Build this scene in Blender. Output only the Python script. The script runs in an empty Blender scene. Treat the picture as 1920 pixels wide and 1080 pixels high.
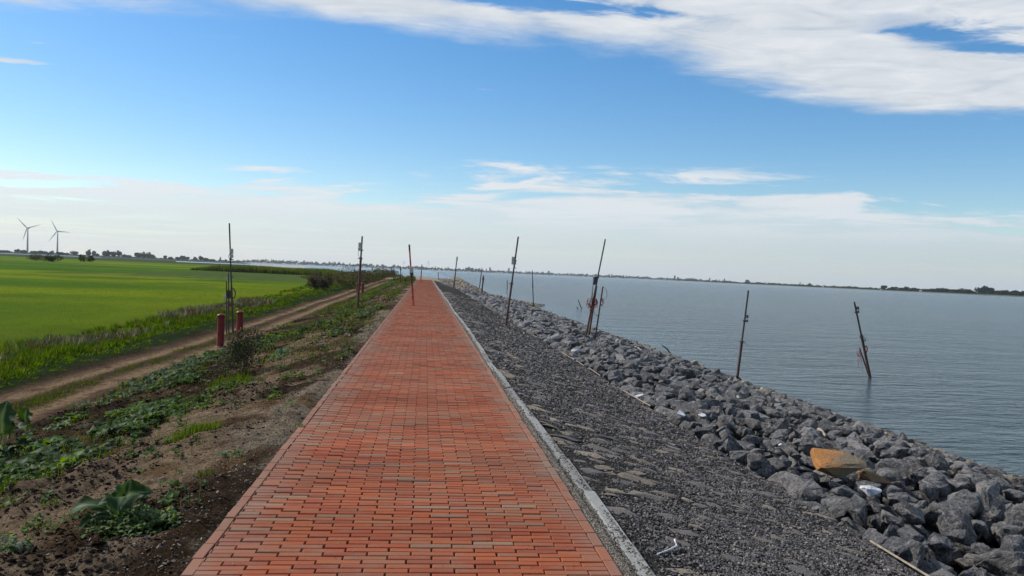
import bpy, bmesh, math, random
import numpy as np
from mathutils import Vector, Matrix
random.seed(7)
ORD = 'first second third fourth fifth sixth seventh eighth ninth tenth eleventh twelfth thirteenth fourteenth fifteenth sixteenth seventeenth eighteenth nineteenth twentieth'.split()
ORD += ['twenty-' + o for o in ORD[:9]]
RNG = np.random.default_rng(11)
S = bpy.context.scene
COL = S.collection
R = math.radians

# ------------------------------------------------------------------ camera
EYE = 1.5
F, CX, CY = 1530.0, 960.0, 540.0            # focal length and centre in photograph pixels (1920 wide)
def horizon(px): return 471.5 + 0.0422 * px
def cam_ray(px, py): return np.array([(px - CX) / F, (CY - py) / F, -1.0])
_A, _B = cam_ray(797, horizon(797)), cam_ray(1800, horizon(1800))
YC = _A / np.linalg.norm(_A)
UC = np.cross(_B, _A); UC /= np.linalg.norm(UC)
if UC[1] < 0: UC = -UC
XC = np.cross(YC, UC)
RC = np.array([XC, YC, UC])
cam_data = bpy.data.cameras.new('camera')
cam_data.sensor_width = 36.0
cam_data.lens = 36.0 * F / 1920.0
cam_data.clip_start = 0.05
cam_data.clip_end = 60000
cam = bpy.data.objects.new('camera', cam_data)
COL.objects.link(cam)
M4 = Matrix.Identity(4)
for i in range(3):
    for j in range(3):
        M4[i][j] = float(RC[i, j])
M4.translation = Vector((0, 0, EYE))
cam.matrix_world = M4
S.camera = cam

# ------------------------------------------------------------------ light, sky, exposure
SUN_AZ, SUN_EL = -62.0, 40.0                 # azimuth from +Y, clockwise
sd = bpy.data.lights.new('sun', 'SUN')
sd.energy = 5.0
sd.angle = R(0.55)
sd.color = (1.0, 0.95, 0.87)
so = bpy.data.objects.new('sun', sd)
COL.objects.link(so)
sv = Vector((math.sin(R(SUN_AZ)) * math.cos(R(SUN_EL)), math.cos(R(SUN_AZ)) * math.cos(R(SUN_EL)), math.sin(R(SUN_EL))))
so.rotation_euler = sv.to_track_quat('Z', 'Y').to_euler()
S.view_settings.view_transform = 'Standard'
S.view_settings.look = 'None'
S.view_settings.gamma = 1.0
S.view_settings.exposure = 0.0
S.view_settings.use_curve_mapping = False
S.cycles.max_bounces = 6
S.cycles.diffuse_bounces = 2
S.cycles.glossy_bounces = 3
S.cycles.transmission_bounces = 3
S.cycles.volume_bounces = 1
S.cycles.transparent_max_bounces = 6
S.cycles.caustics_reflective = False
S.cycles.caustics_refractive = False
S.cycles.use_denoising = True

class NT:
    """small helper to write node graphs"""
    def __init__(self, tree): self.t = tree; self.n = tree.nodes; self.l = tree.links
    def node(self, kind, **kw):
        n = self.n.new(kind)
        for k, v in kw.items():
            if k.startswith('_'): n.inputs[k[1:].replace('_', ' ')].default_value = v
            else: setattr(n, k, v)
        return n
    def put(self, sock, v):
        if isinstance(v, bpy.types.NodeSocket): self.l.new(v, sock)
        else: sock.default_value = v
    def m(self, op, a, b=0.0, c=0.0, clamp=False):
        n = self.n.new('ShaderNodeMath'); n.operation = op; n.use_clamp = clamp
        self.put(n.inputs[0], a); self.put(n.inputs[1], b); self.put(n.inputs[2], c)
        return n.outputs[0]
    def smooth(self, v, lo, hi, a=0.0, b=1.0):
        n = self.n.new('ShaderNodeMapRange'); n.interpolation_type = 'SMOOTHSTEP'
        self.put(n.inputs[0], v)
        for i, q in enumerate((lo, hi, a, b)): self.put(n.inputs[i + 1], q)
        return n.outputs[0]
    def lin(self, v, lo, hi, a=0.0, b=1.0):
        n = self.n.new('ShaderNodeMapRange')
        self.put(n.inputs[0], v)
        for i, q in enumerate((lo, hi, a, b)): self.put(n.inputs[i + 1], q)
        return n.outputs[0]
    def noise(self, vec, scale, detail=4.0, rough=0.55, dist=0.0):
        n = self.n.new('ShaderNodeTexNoise')
        if vec is not None: self.l.new(vec, n.inputs['Vector'])
        n.inputs['Scale'].default_value = scale; n.inputs['Detail'].default_value = detail
        n.inputs['Roughness'].default_value = rough; n.inputs['Distortion'].default_value = dist
        return n.outputs[0]
    def mixc(self, f, a, b, mode='MIX'):
        n = self.n.new('ShaderNodeMix'); n.data_type = 'RGBA'; n.blend_type = mode
        self.put(n.inputs[0], f)
        for s, v in ((n.inputs[6], a), (n.inputs[7], b)):
            if isinstance(v, (tuple, list)) and len(v) == 3: v = (*v, 1.0)
            self.put(s, v)
        return n.outputs[2]
    def xyz(self, x, y, z):
        n = self.n.new('ShaderNodeCombineXYZ')
        for i, v in enumerate((x, y, z)): self.put(n.inputs[i], v)
        return n.outputs[0]
    def scaled(self, vec, s):
        n = self.n.new('ShaderNodeVectorMath'); n.operation = 'MULTIPLY'
        self.l.new(vec, n.inputs[0]); n.inputs[1].default_value = s
        return n.outputs[0]

world = bpy.data.worlds.new('World')
S.world = world
world.use_nodes = True
w = NT(world.node_tree)
w.n.clear()
tc = w.n.new('ShaderNodeTexCoord')
sp = w.n.new('ShaderNodeSeparateXYZ'); w.l.new(tc.outputs['Generated'], sp.inputs[0])
dx, dy, dz = sp.outputs
sky = w.node('ShaderNodeTexSky', sky_type='NISHITA', sun_disc=False, sun_elevation=R(SUN_EL), sun_rotation=R(SUN_AZ),
             air_density=1.0, dust_density=0.35, ozone_density=3.0, altitude=0.0)
hs = w.n.new('ShaderNodeHueSaturation'); hs.inputs['Saturation'].default_value = 1.32; hs.inputs['Value'].default_value = 1.36
w.l.new(sky.outputs[0], hs.inputs['Color'])
bg_sky = w.n.new('ShaderNodeBackground'); bg_sky.inputs[1].default_value = 0.1
w.l.new(hs.outputs[0], bg_sky.inputs[0])
zc = w.m('MAXIMUM', dz, 0.012)
X = w.m('DIVIDE', dx, zc); Y = w.m('DIVIDE', dy, zc)      # where the view ray meets the cloud layer, in layer heights
pl = w.xyz(X, Y, 0.0)
n_edge = w.noise(w.scaled(pl, (1.6, 2.2, 1)), 1.0, 7, 0.62, 0.3)
n_fine = w.noise(w.scaled(pl, (3.2, 4.5, 1)), 1.0, 6, 0.6, 0.6)
n_big = w.noise(w.scaled(pl, (0.5, 0.62, 1)), 1.0, 4, 0.5, 0.2)
fc = w.n.new('ShaderNodeFloatCurve')
pts = [(-8, 3.0), (-3, 3.5), (-1.72, 3.66), (-1.18, 3.50), (-.68, 3.50), (-.26, 3.56), (.2, 3.54), (.69, 3.66), (1.1, 3.8),
       (1.63, 4.12), (2.22, 4.44), (2.86, 4.47), (3.25, 4.3), (5, 4.6), (8, 4.2)]
cv = fc.mapping.curves[0]
while len(cv.points) < len(pts): cv.points.new(0.5, 0.5)
for p, (a, b) in zip(cv.points, pts):
    p.location = ((a + 8) / 16, b / 8); p.handle_type = 'AUTO'
fc.mapping.update()
w.put(fc.inputs['Value'], w.lin(X, -8, 8))
edge = w.m('MULTIPLY', fc.outputs[0], 8.0)
ed = w.m('SUBTRACT', edge, Y)                                             # > 0 inside the band
ed = w.m('ADD', ed, w.m('MULTIPLY', w.m('SUBTRACT', n_edge, 0.5), 0.85))
Xw = w.m('ADD', X, w.m('MULTIPLY', w.m('SUBTRACT', n_fine, 0.5), 0.9))
Yw = w.m('ADD', Y, w.m('MULTIPLY', w.m('SUBTRACT', n_edge, 0.5), 0.55))
def gap(gx, gy, rx, ry, amt):
    a = w.m('POWER', w.m('DIVIDE', w.m('SUBTRACT', Xw, gx), rx), 2.0)
    b = w.m('POWER', w.m('DIVIDE', w.m('SUBTRACT', Yw, gy), ry), 2.0)
    e = w.m('POWER', 2.718, w.m('MULTIPLY', w.m('ADD', a, b), -1.0))
    return w.m('MULTIPLY', e, amt)
band = w.smooth(ed, -0.03, 0.42)
over = w.m('MULTIPLY', w.m('SUBTRACT', n_fine, 0.5), 1.5)
holes = gap(.40, 3.0, .38, .12, 1.9)
for g in ((1.95, 2.98, .26, .11, 1.5), (2.3, 3.14, .28, .10, 1.5), (-1.4, 2.4, 1.0, .4, 1.4), (-.2, 2.2, .7, .3, 1.5)):
    holes = w.m('ADD', holes, gap(*g))
dens = w.m('ADD', w.m('SUBTRACT', 1.25, holes), w.m('ADD', over, w.m('MULTIPLY', w.m('SUBTRACT', n_big, 0.5), 1.4)))
dens = w.m('SUBTRACT', dens, w.smooth(Y, 2.5, 0.6, 0.0, 0.85))          # overhead and behind, unseen cloud is thinned to patches to shape the fill light
upper = w.m('MULTIPLY', band, w.smooth(dens, -0.05, 1.1))
# small detached wisps
n_w = w.noise(w.scaled(pl, (1.1, 3.5, 1)), 1.0, 5, 0.6, 0.8)
wis = w.m('MULTIPLY', w.smooth(w.m('ADD', n_w, w.m('ADD', gap(-2.25, 4.55, .35, .10, .30), gap(-2.0, 4.1, .3, .06, .24))), 0.66, 0.86), 0.9)
# low bank: streaky cumulus tops fading into a milky veil
U_ = w.m('DIVIDE', X, w.m('MAXIMUM', w.m('ABSOLUTE', Y), 0.5)); LV = w.m('LOGARITHM', w.m('MAXIMUM', Y, 0.5), 2.71828)
fb = w.n.new('ShaderNodeFloatCurve')
bp = [(-1.0, 12.0), (-.5, 12.5), (-.25, 10.4), (-.07, 10.9), (.15, 8.5), (.3, 8.4), (.42, 8.6), (.6, 9.6), (.77, 9.9), (1.0, 9.5)]
cb = fb.mapping.curves[0]
while len(cb.points) < len(bp): cb.points.new(0.5, 0.5)
for p, (a, b) in zip(cb.points, bp): p.location = ((a + 1) / 2, b / 16)
fb.mapping.update()
w.put(fb.inputs['Value'], w.lin(U_, -1, 1))
ltop = w.m('LOGARITHM', w.m('MULTIPLY', fb.outputs[0], 16.0), 2.71828)
n_l = w.noise(w.xyz(w.m('MULTIPLY', U_, 6.5), w.m('ADD', w.m('MULTIPLY', LV, 6.0), w.m('MULTIPLY', U_, 2.0)), 1.7), 1.0, 8, 0.60, 0.35)
n_l2 = w.noise(w.xyz(w.m('MULTIPLY', U_, 3.0), w.m('MULTIPLY', LV, 5.0), 3.0), 1.0, 3, 0.5, 0.0)
lowv = w.m('ADD', w.m('MULTIPLY', w.m('SUBTRACT', LV, w.m('SUBTRACT', ltop, 0.05)), 2.6), w.m('ADD', w.m('MULTIPLY', w.m('SUBTRACT', n_l, 0.5), 4.6), w.m('MULTIPLY', w.m('SUBTRACT', n_l2, 0.5), 1.6)))
low = w.m('MULTIPLY', w.smooth(lowv, -0.2, 0.6), w.m('MULTIPLY', w.lin(dz, 0.02, 0.12, 0.74, 0.98), w.smooth(n_l, 0.30, 0.60, 0.70, 1.0)))
low = w.m('MULTIPLY', low, w.smooth(Y, 6.4, 7.8))
veil = w.m('MULTIPLY', w.smooth(dz, 0.075, 0.002), 0.5)
# total cover is the strongest of all the cloud layers
cover = w.m('MAXIMUM', w.m('MAXIMUM', upper, low), w.m('MAXIMUM', veil, wis), 0, True)
sunv = w.n.new('ShaderNodeVectorMath'); sunv.operation = 'DOT_PRODUCT'
w.l.new(tc.outputs['Generated'], sunv.inputs[0]); sunv.inputs[1].default_value = tuple(sv)
toward = w.lin(sunv.outputs['Value'], -0.3, 0.85, 0.0, 1.0)
cloud_hi = w.mixc(w.lin(n_fine, 0.3, 0.7), (0.58, 0.64, 0.71), (0.79, 0.82, 0.86))
cloud_lo = w.mixc(toward, (0.47, 0.555, 0.63), (0.77, 0.80, 0.81))
cloud_mid = w.mixc(toward, (0.74, 0.78, 0.82), (0.84, 0.865, 0.88))
ccol = w.mixc(w.m('MULTIPLY', w.smooth(dz, 0.03, 0.085), w.smooth(n_l, 0.36, 0.58, 0.45, 1.0)), cloud_lo, cloud_mid)
ccol = w.mixc(w.smooth(dz, 0.13, 0.17), ccol, cloud_hi)
bg_c = w.n.new('ShaderNodeBackground'); w.l.new(ccol, bg_c.inputs[0]); bg_c.inputs[1].default_value = 1.0
mx = w.n.new('ShaderNodeMixShader'); w.l.new(cover, mx.inputs[0]); w.l.new(bg_sky.outputs[0], mx.inputs[1]); w.l.new(bg_c.outputs[0], mx.inputs[2])
wo = w.n.new('ShaderNodeOutputWorld'); w.l.new(mx.outputs[0], wo.inputs[0])

# ------------------------------------------------------------------ numpy noise
def _hash(ix, iy, seed):
    h = (ix.astype(np.int64) * 374761393 + iy.astype(np.int64) * 668265263 + seed * 1442695041) & 0xFFFFFFFF
    h = ((h ^ (h >> 13)) * 1274126177) & 0xFFFFFFFF
    return ((h ^ (h >> 16)) & 0xFFFFFF) / float(0xFFFFFF)
def vnoise(x, y, seed=0):
    x = np.asarray(x, float); y = np.asarray(y, float)
    ix, iy = np.floor(x), np.floor(y); fx, fy = x - ix, y - iy
    fx = fx * fx * (3 - 2 * fx); fy = fy * fy * (3 - 2 * fy)
    a, b = _hash(ix, iy, seed), _hash(ix + 1, iy, seed)
    c, d = _hash(ix, iy + 1, seed), _hash(ix + 1, iy + 1, seed)
    return (a + (b - a) * fx) * (1 - fy) + (c + (d - c) * fx) * fy
def fbm(x, y, seed=0, octv=4, gain=0.5):
    s = np.zeros(np.broadcast(x, y).shape); a = 1.0; t = 0.0
    for o in range(octv):
        s = s + a * vnoise(np.asarray(x) * 2 ** o, np.asarray(y) * 2 ** o, seed + o * 17); t += a; a *= gain
    return s / t
def sstep(v, lo, hi):
    t = np.clip((v - lo) / (hi - lo), 0, 1); return t * t * (3 - 2 * t)

# ------------------------------------------------------------------ terrain profile
WATER = -1.70
PATH_END = 118.0
def track_x(y): return np.interp(y, [0, 58, 80, 96, 118, 150], [-6.8, -6.85, -6.5, -5.9, -4.6, -3.6])
def track_z(y): return np.interp(y, [0, 45, 60, 80, 96, 112, 150], [-1.13, -1.12, -1.05, -0.85, -0.52, -0.12, -0.05])
def meadow_x(y): return np.interp(y, [0, 30, 60, 98, 160, 235, 300], [-11.6, -11.8, -12.4, -14.2, -19, -26, -34])
def shore_x(y): return np.interp(y, [0, 40, 75, 84, 100, 130, 165, 185], [10.1, 10.1, 10.2, 11.6, 10.2, 9.0, 5.0, -2.0])
def land_end(x): return np.interp(x, [-400, -60, -45, -30, -10, 0, 12], [2000, 290, 280, 272, 215, 185, 165])
def H(x, y):
    """smooth height of the ground (no small relief)"""
    x = np.asarray(x, float); y = np.asarray(y, float)
    xt, zt, xm = track_x(y), track_z(y), meadow_x(y)
    xl = xt + 0.98
    near = np.where(x > -1.5, -0.03, -0.03 - 0.0)
    # left slope from the path edge down to the track
    t = np.clip((-1.35 - x) / (-1.35 - xl), 0, 1)
    left = -0.03 + (zt + 0.03) * (0.62 * t + 0.38 * t * t * (3 - 2 * t)) 
    # beyond the track down to the meadow
    xr = xt - 1.0
    u = np.clip((xr - x) / np.maximum(xr - xm, 0.5), 0, 1)
    verge = (zt - 0.03) + (-1.56 - (zt - 0.03)) * (u * u * (3 - 2 * u))
    z = np.where(x > -1.35, near, np.where(x > xl, left, np.where(x > xr, zt - 0.03 * (xl - x) / 2.0, verge)))
    z = np.where((x > -1.06) & (x < 1.2) & (y < PATH_END), -0.09, np.where((x > -1.35) & (x <= -1.06), -0.012, z))
    # water side
    xs = shore_x(y)
    rev = -0.03 - (x - 1.21) * 0.209 + 0.02 * np.sin(np.clip((x - 1.21) / 2.4, 0, 1) * math.pi)
    z = np.where(x >= 1.2, rev, z)
    zb = -0.53
    arm = zb - 0.10 - (x - 3.6) * (1.22 - 0.0) / (xs - 3.6)
    z = np.where(x >= 3.6, arm, z)
    z = np.where(x >= xs + 0.6, np.maximum(arm, -3.2), z)
    # the head of the dam behind the end of the paving
    e = sstep(y, PATH_END - 6, PATH_END + 26) * sstep(xs + 1.0 - x, -0.5, 2.0)
    flat = -0.10 - 0.12 * np.clip((x - 2) / 8.0, 0, 1) ** 2 * 6
    z = np.where((x > 1.2), z * (1 - e) + np.maximum(flat, z) * e, z)
    le = land_end(x)
    k = sstep(y, le - 22, le + 6)
    z = np.where(x > -0.207 * y - 5, z * (1 - k) + (-3.0) * k, z)
    return z
def hit(px, py, lift=0.0):
    """where the view ray through a point of the photograph meets the ground"""
    d = RC @ cam_ray(px, py); d = d / np.linalg.norm(d)
    t = np.geomspace(2.0, 6000, 6000)
    P = np.array([0, 0, EYE])[None, :] + d[None, :] * t[:, None]
    g = np.maximum(H(P[:, 0], P[:, 1]) + lift, WATER)
    k = np.argmax(P[:, 2] < g)
    return Vector(P[k])
def at_depth(px, py, y):
    d = RC @ cam_ray(px, py); t = y / d[1]
    return Vector((float(d[0] * t), float(y), float(EYE + d[2] * t)))

# ------------------------------------------------------------------ mesh helpers
def tag(o, label=None, cat=None, group=None, kind=None):
    if label: o['label'] = label
    if cat: o['category'] = cat
    if group: o['group'] = group
    if kind: o['kind'] = kind
    return o
def link(o, parent=None):
    COL.objects.link(o)
    if parent is not None: o.parent = parent
    return o
def empty(name, loc=(0, 0, 0), rz=0.0, label=None, cat=None, group=None):
    o = bpy.data.objects.new(name, None); link(o); o.location = loc; o.rotation_euler = (0, 0, rz)
    o.empty_display_size = 0.2
    return tag(o, label, cat, group)
def mesh_np(name, V, faces, mat, col=None, smooth=False, extra=None):
    """faces: list of (n,k) integer arrays; col: (nverts,3) colour per vertex"""
    V = np.asarray(V, np.float32)
    me = bpy.data.meshes.new(name)
    me.vertices.add(len(V)); me.vertices.foreach_set('co', V.ravel())
    loops = np.concatenate([f.ravel() for f in faces]).astype(np.int32)
    sizes = np.concatenate([np.full(len(f), f.shape[1], np.int32) for f in faces])
    starts = np.concatenate([[0], np.cumsum(sizes)[:-1]]).astype(np.int32)
    me.loops.add(len(loops)); me.loops.foreach_set('vertex_index', loops)
    me.polygons.add(len(sizes)); me.polygons.foreach_set('loop_start', starts)
    me.polygons.foreach_set('use_smooth', np.full(len(sizes), smooth, bool))
    if col is not None:
        a = me.attributes.new('tint', 'FLOAT_COLOR', 'POINT')
        c = np.ones((len(V), 4), np.float32); c[:, :3] = col
        a.data.foreach_set('color', c.ravel())
    me.update(calc_edges=True)
    me.validate()
    for m in (mat if isinstance(mat, (list, tuple)) else [mat]): me.materials.append(m)
    return me
def obj_np(name, V, faces, mat, col=None, parent=None, smooth=False):
    return link(bpy.data.objects.new(name, mesh_np(name, V, faces, mat, col, smooth)), parent)
class Bag:
    """collects many small copies of template meshes into one mesh"""
    def __init__(self): self.V = []; self.F = {}; self.C = []; self.n = 0
    def add(self, V, faces, C):
        for f in faces: self.F.setdefault(f.shape[1], []).append(f + self.n)
        self.V.append(V); self.C.append(np.broadcast_to(C, (len(V), 3))); self.n += len(V)
    def add_many(self, V, F, pos, rot, scl, cols):
        """V (m,3), F (k,q), pos (n,3), rot (n,3,3), scl (n,3), cols (n,3)"""
        n, m = len(pos), len(V)
        if n == 0: return
        W = np.einsum('nij,nmj->nmi', rot, V[None] * scl[:, None, :]) + pos[:, None, :]
        idx = (F[None] + (np.arange(n) * m)[:, None, None]).reshape(-1, F.shape[1])
        self.F.setdefault(F.shape[1], []).append(idx + self.n)
        self.V.append(W.reshape(-1, 3)); self.C.append(np.repeat(cols, m, 0)); self.n += n * m
    def build(self, name, mat, parent=None, smooth=False):
        return obj_np(name, np.concatenate(self.V), [np.concatenate(v) for v in self.F.values()], mat, np.concatenate(self.C), parent, smooth)
def rots(az, tilt=None, roll=None):
    """rotation matrices: roll about Y, tilt about X, then azimuth about Z"""
    n = len(az); tilt = np.zeros(n) if tilt is None else tilt; roll = np.zeros(n) if roll is None else roll
    def mk(a, ax):
        c, s = np.cos(a), np.sin(a); m = np.zeros((n, 3, 3)); i, j = [(1, 2), (2, 0), (0, 1)][ax]
        m[:, ax, ax] = 1; m[:, i, i] = c; m[:, j, j] = c; m[:, i, j] = -s; m[:, j, i] = s
        return m
    return mk(az, 2) @ mk(tilt, 0) @ mk(roll, 1)
def tube(path, radii, seg=8, cap=True):
    """bmesh-free tube along a list of points"""
    P = [Vector(p) for p in path]; V = []; n = len(P)
    if not hasattr(radii, '__len__'): radii = [radii] * n
    for i, p in enumerate(P):
        t = (P[min(i + 1, n - 1)] - P[max(i - 1, 0)]).normalized()
        a = t.cross(Vector((0.3, 1, 0.1))).normalized() if abs(t.y) < 0.9 else t.cross(Vector((1, 0, 0))).normalized()
        b = t.cross(a).normalized()
        for k in range(seg):
            an = 2 * math.pi * k / seg
            V.append(p + (a * math.cos(an) + b * math.sin(an)) * radii[i])
    F = [[i * seg + k, i * seg + (k + 1) % seg, (i + 1) * seg + (k + 1) % seg, (i + 1) * seg + k] for i in range(n - 1) for k in range(seg)]
    V = np.array([tuple(v) for v in V]); Q = np.array(F)
    out = [Q]
    if cap:
        m = len(V)
        V = np.vstack([V, np.array([tuple(P[0]), tuple(P[-1])])])
        T = [[m, (k + 1) % seg, k] for k in range(seg)] + [[m + 1, (n - 1) * seg + k, (n - 1) * seg + (k + 1) % seg] for k in range(seg)]
        out.append(np.array(T))
    return V, out
def bevel_box(sx, sy, sz, b=0.01, seg=2):
    bm = bmesh.new(); bmesh.ops.create_cube(bm, size=1.0)
    for v in bm.verts: v.co = Vector((v.co.x * sx, v.co.y * sy, v.co.z * sz))
    bmesh.ops.bevel(bm, geom=bm.edges[:], offset=b, segments=seg, affect='EDGES')
    return bm
def bm_obj(name, bm, mat, parent=None, smooth=False):
    me = bpy.data.meshes.new(name); bm.to_mesh(me); bm.free()
    for p in me.polygons: p.use_smooth = smooth
    me.materials.append(mat)
    return link(bpy.data.objects.new(name, me), parent)
def bm_np(bm):
    bmesh.ops.triangulate(bm, faces=bm.faces[:])
    bm.verts.ensure_lookup_table()
    V = np.array([tuple(v.co) for v in bm.verts]); Fc = np.array([[v.index for v in f.verts] for f in bm.faces])
    bm.free(); return V, Fc

# ------------------------------------------------------------------ materials
def new_mat(name):
    m = bpy.data.materials.new(name); m.use_nodes = True; t = NT(m.node_tree); t.n.clear()
    out = t.n.new('ShaderNodeOutputMaterial'); b = t.n.new('ShaderNodeBsdfPrincipled')
    t.l.new(b.outputs[0], out.inputs[0])
    return m, t, b, out
def bump(t, h, strength, dist, normal=None):
    n = t.n.new('ShaderNodeBump'); n.inputs['Strength'].default_value = strength; n.inputs['Distance'].default_value = dist
    t.l.new(h, n.inputs['Height'])
    if normal is not None: t.l.new(normal, n.inputs['Normal'])
    return n.outputs[0]
def tinted(name, nscale=30, lo=0.75, hi=1.25, rough=0.9, bstr=0.5, bdist=0.01, spec=0.3, detail=6, fine=None):
    """colour from the mesh's own tint attribute, broken up by grain"""
    m, t, b, _ = new_mat(name)
    at = t.node('ShaderNodeAttribute', attribute_name='tint')
    tcn = t.n.new('ShaderNodeTexCoord')
    nz = t.noise(tcn.outputs['Object'], nscale, detail, 0.6)
    k = t.lin(nz, 0.3, 0.7, lo, hi)
    c = t.mixc(1.0, at.outputs['Color'], t.xyz(k, k, k), 'MULTIPLY')
    t.l.new(c, b.inputs['Base Color']); b.inputs['Roughness'].default_value = rough
    b.inputs['Specular IOR Level'].default_value = spec
    if bstr: t.l.new(bump(t, nz, bstr, bdist), b.inputs['Normal'])
    return m
def plain(name, c, rough=0.6, metal=0.0, nscale=18, amt=0.25, c2=None, bstr=0.15, bdist=0.004, spec=0.5):
    m, t, b, _ = new_mat(name)
    tcn = t.n.new('ShaderNodeTexCoord')
    nz = t.noise(tcn.outputs['Object'], nscale, 5, 0.6)
    c2 = c2 or tuple(v * (1 - amt) for v in c)
    t.l.new(t.mixc(t.smooth(nz, 0.35, 0.65), c, c2), b.inputs['Base Color'])
    b.inputs['Roughness'].default_value = rough; b.inputs['Metallic'].default_value = metal
    b.inputs['Specular IOR Level'].default_value = spec
    t.l.new(bump(t, nz, bstr, bdist), b.inputs['Normal'])
    return m
def leafmat(name, trans=0.35, rough=0.5, spec=0.2):
    m, t, b, out = new_mat(name)
    at = t.node('ShaderNodeAttribute', attribute_name='tint')
    t.l.new(at.outputs['Color'], b.inputs['Base Color']); b.inputs['Roughness'].default_value = rough
    b.inputs['Specular IOR Level'].default_value = spec
    tr = t.n.new('ShaderNodeBsdfTranslucent')
    hsv = t.n.new('ShaderNodeHueSaturation'); hsv.inputs['Hue'].default_value = 0.46; hsv.inputs['Saturation'].default_value = 1.3; hsv.inputs['Value'].default_value = 1.9
    t.l.new(at.outputs['Color'], hsv.inputs['Color']); t.l.new(hsv.outputs[0], tr.inputs[0])
    mxs = t.n.new('ShaderNodeMixShader'); mxs.inputs[0].default_value = trans
    t.l.new(b.outputs[0], mxs.inputs[1]); t.l.new(tr.outputs[0], mxs.inputs[2]); t.l.new(mxs.outputs[0], out.inputs[0])
    return m

# ground: colour painted per vertex from soil types, broken up by crumbly relief
def ground_mat():
    m, t, b, _ = new_mat('soil_and_turf')
    at = t.node('ShaderNodeAttribute', attribute_name='tint')
    tcn = t.n.new('ShaderNodeTexCoord'); o = tcn.outputs['Object']
    n1 = t.noise(o, 48, 5, 0.7); n2 = t.noise(o, 10, 8, 0.68); n3 = t.noise(o, 260, 2, 0.5)
    k = t.m('MULTIPLY', t.lin(n2, 0.3, 0.7, 0.32, 1.45), t.lin(n1, 0.3, 0.7, 0.4, 1.5))
    sx_ = t.n.new('ShaderNodeSeparateXYZ'); t.l.new(o, sx_.inputs[0])
    turf = t.smooth(t.m('ADD', sx_.outputs[0], t.m('MULTIPLY', sx_.outputs[1], 0.02)), -9.0, -12.0)
    n4 = t.noise(t.scaled(o, (0.8, 0.35, 1.0)), 1.0, 6, 0.7)
    k4 = t.lin(n4, 0.3, 0.7, 0.82, 1.18)
    k = t.m('ADD', t.m('MULTIPLY', k, t.m('SUBTRACT', 1.0, turf)), t.m('MULTIPLY', k4, turf))
    c = t.mixc(1.0, at.outputs['Color'], t.xyz(k, k, k), 'MULTIPLY')
    t.l.new(c, b.inputs['Base Color']); b.inputs['Roughness'].default_value = 1.0; b.inputs['Specular IOR Level'].default_value = 0.02
    h = t.m('ADD', t.m('MULTIPLY', n2, 0.6), t.m('ADD', t.m('MULTIPLY', n1, 0.3), t.m('MULTIPLY', n3, 0.06)))
    t.l.new(bump(t, h, 1.0, 0.11), b.inputs['Normal'])
    return m
M_GROUND = ground_mat()

def brick_mat():
    m, t, b, _ = new_mat('fired_clay_brick')
    at = t.node('ShaderNodeAttribute', attribute_name='tint')
    tcn = t.n.new('ShaderNodeTexCoord'); geo = t.n.new('ShaderNodeNewGeometry')
    o = geo.outputs['Position']
    n1 = t.noise(t.scaled(o, (1.0, 2.2, 1.0)), 7, 5, 0.6); n2 = t.noise(o, 160, 4, 0.65); n3 = t.noise(o, 0.45, 3, 0.5)
    nb = t.noise(t.scaled(o, (0.25, 1.0, 1.0)), 0.9, 3, 0.5)
    c = t.mixc(t.smooth(n1, 0.45, 0.75, 0.0, 0.5), at.outputs['Color'], (0.185, 0.122, 0.082))
    c = t.mixc(t.smooth(n3, 0.45, 0.7, 0.0, 0.35), c, (0.185, 0.122, 0.082))
    k = t.m('MULTIPLY', t.lin(n2, 0.3, 0.7, 0.82, 1.16), t.lin(nb, 0.3, 0.7, 0.82, 1.16))
    c = t.mixc(1.0, c, t.xyz(k, k, k), 'MULTIPLY')
    sx = t.n.new('ShaderNodeSeparateXYZ'); t.l.new(o, sx.inputs[0])
    ne = t.noise(o, 2.2, 6, 0.65)
    dust = t.m('MULTIPLY', t.smooth(t.m('ADD', t.m('ABSOLUTE', sx.outputs[0]), t.m('MULTIPLY', ne, 0.9)), 1.15, 1.65), 0.6)
    c = t.mixc(dust, c, (0.20, 0.150, 0.115))
    c = t.mixc(t.smooth(t.noise(o, 1.1, 7, 0.7), 0.56, 0.70, 0.0, 0.35), c, (0.11, 0.062, 0.048))
    t.l.new(c, b.inputs['Base Color']); b.inputs['Roughness'].default_value = 0.8; b.inputs['Specular IOR Level'].default_value = 0.12
    t.l.new(bump(t, n2, 0.45, 0.003), b.inputs['Normal'])
    return m
M_BRICK = brick_mat()

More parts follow.
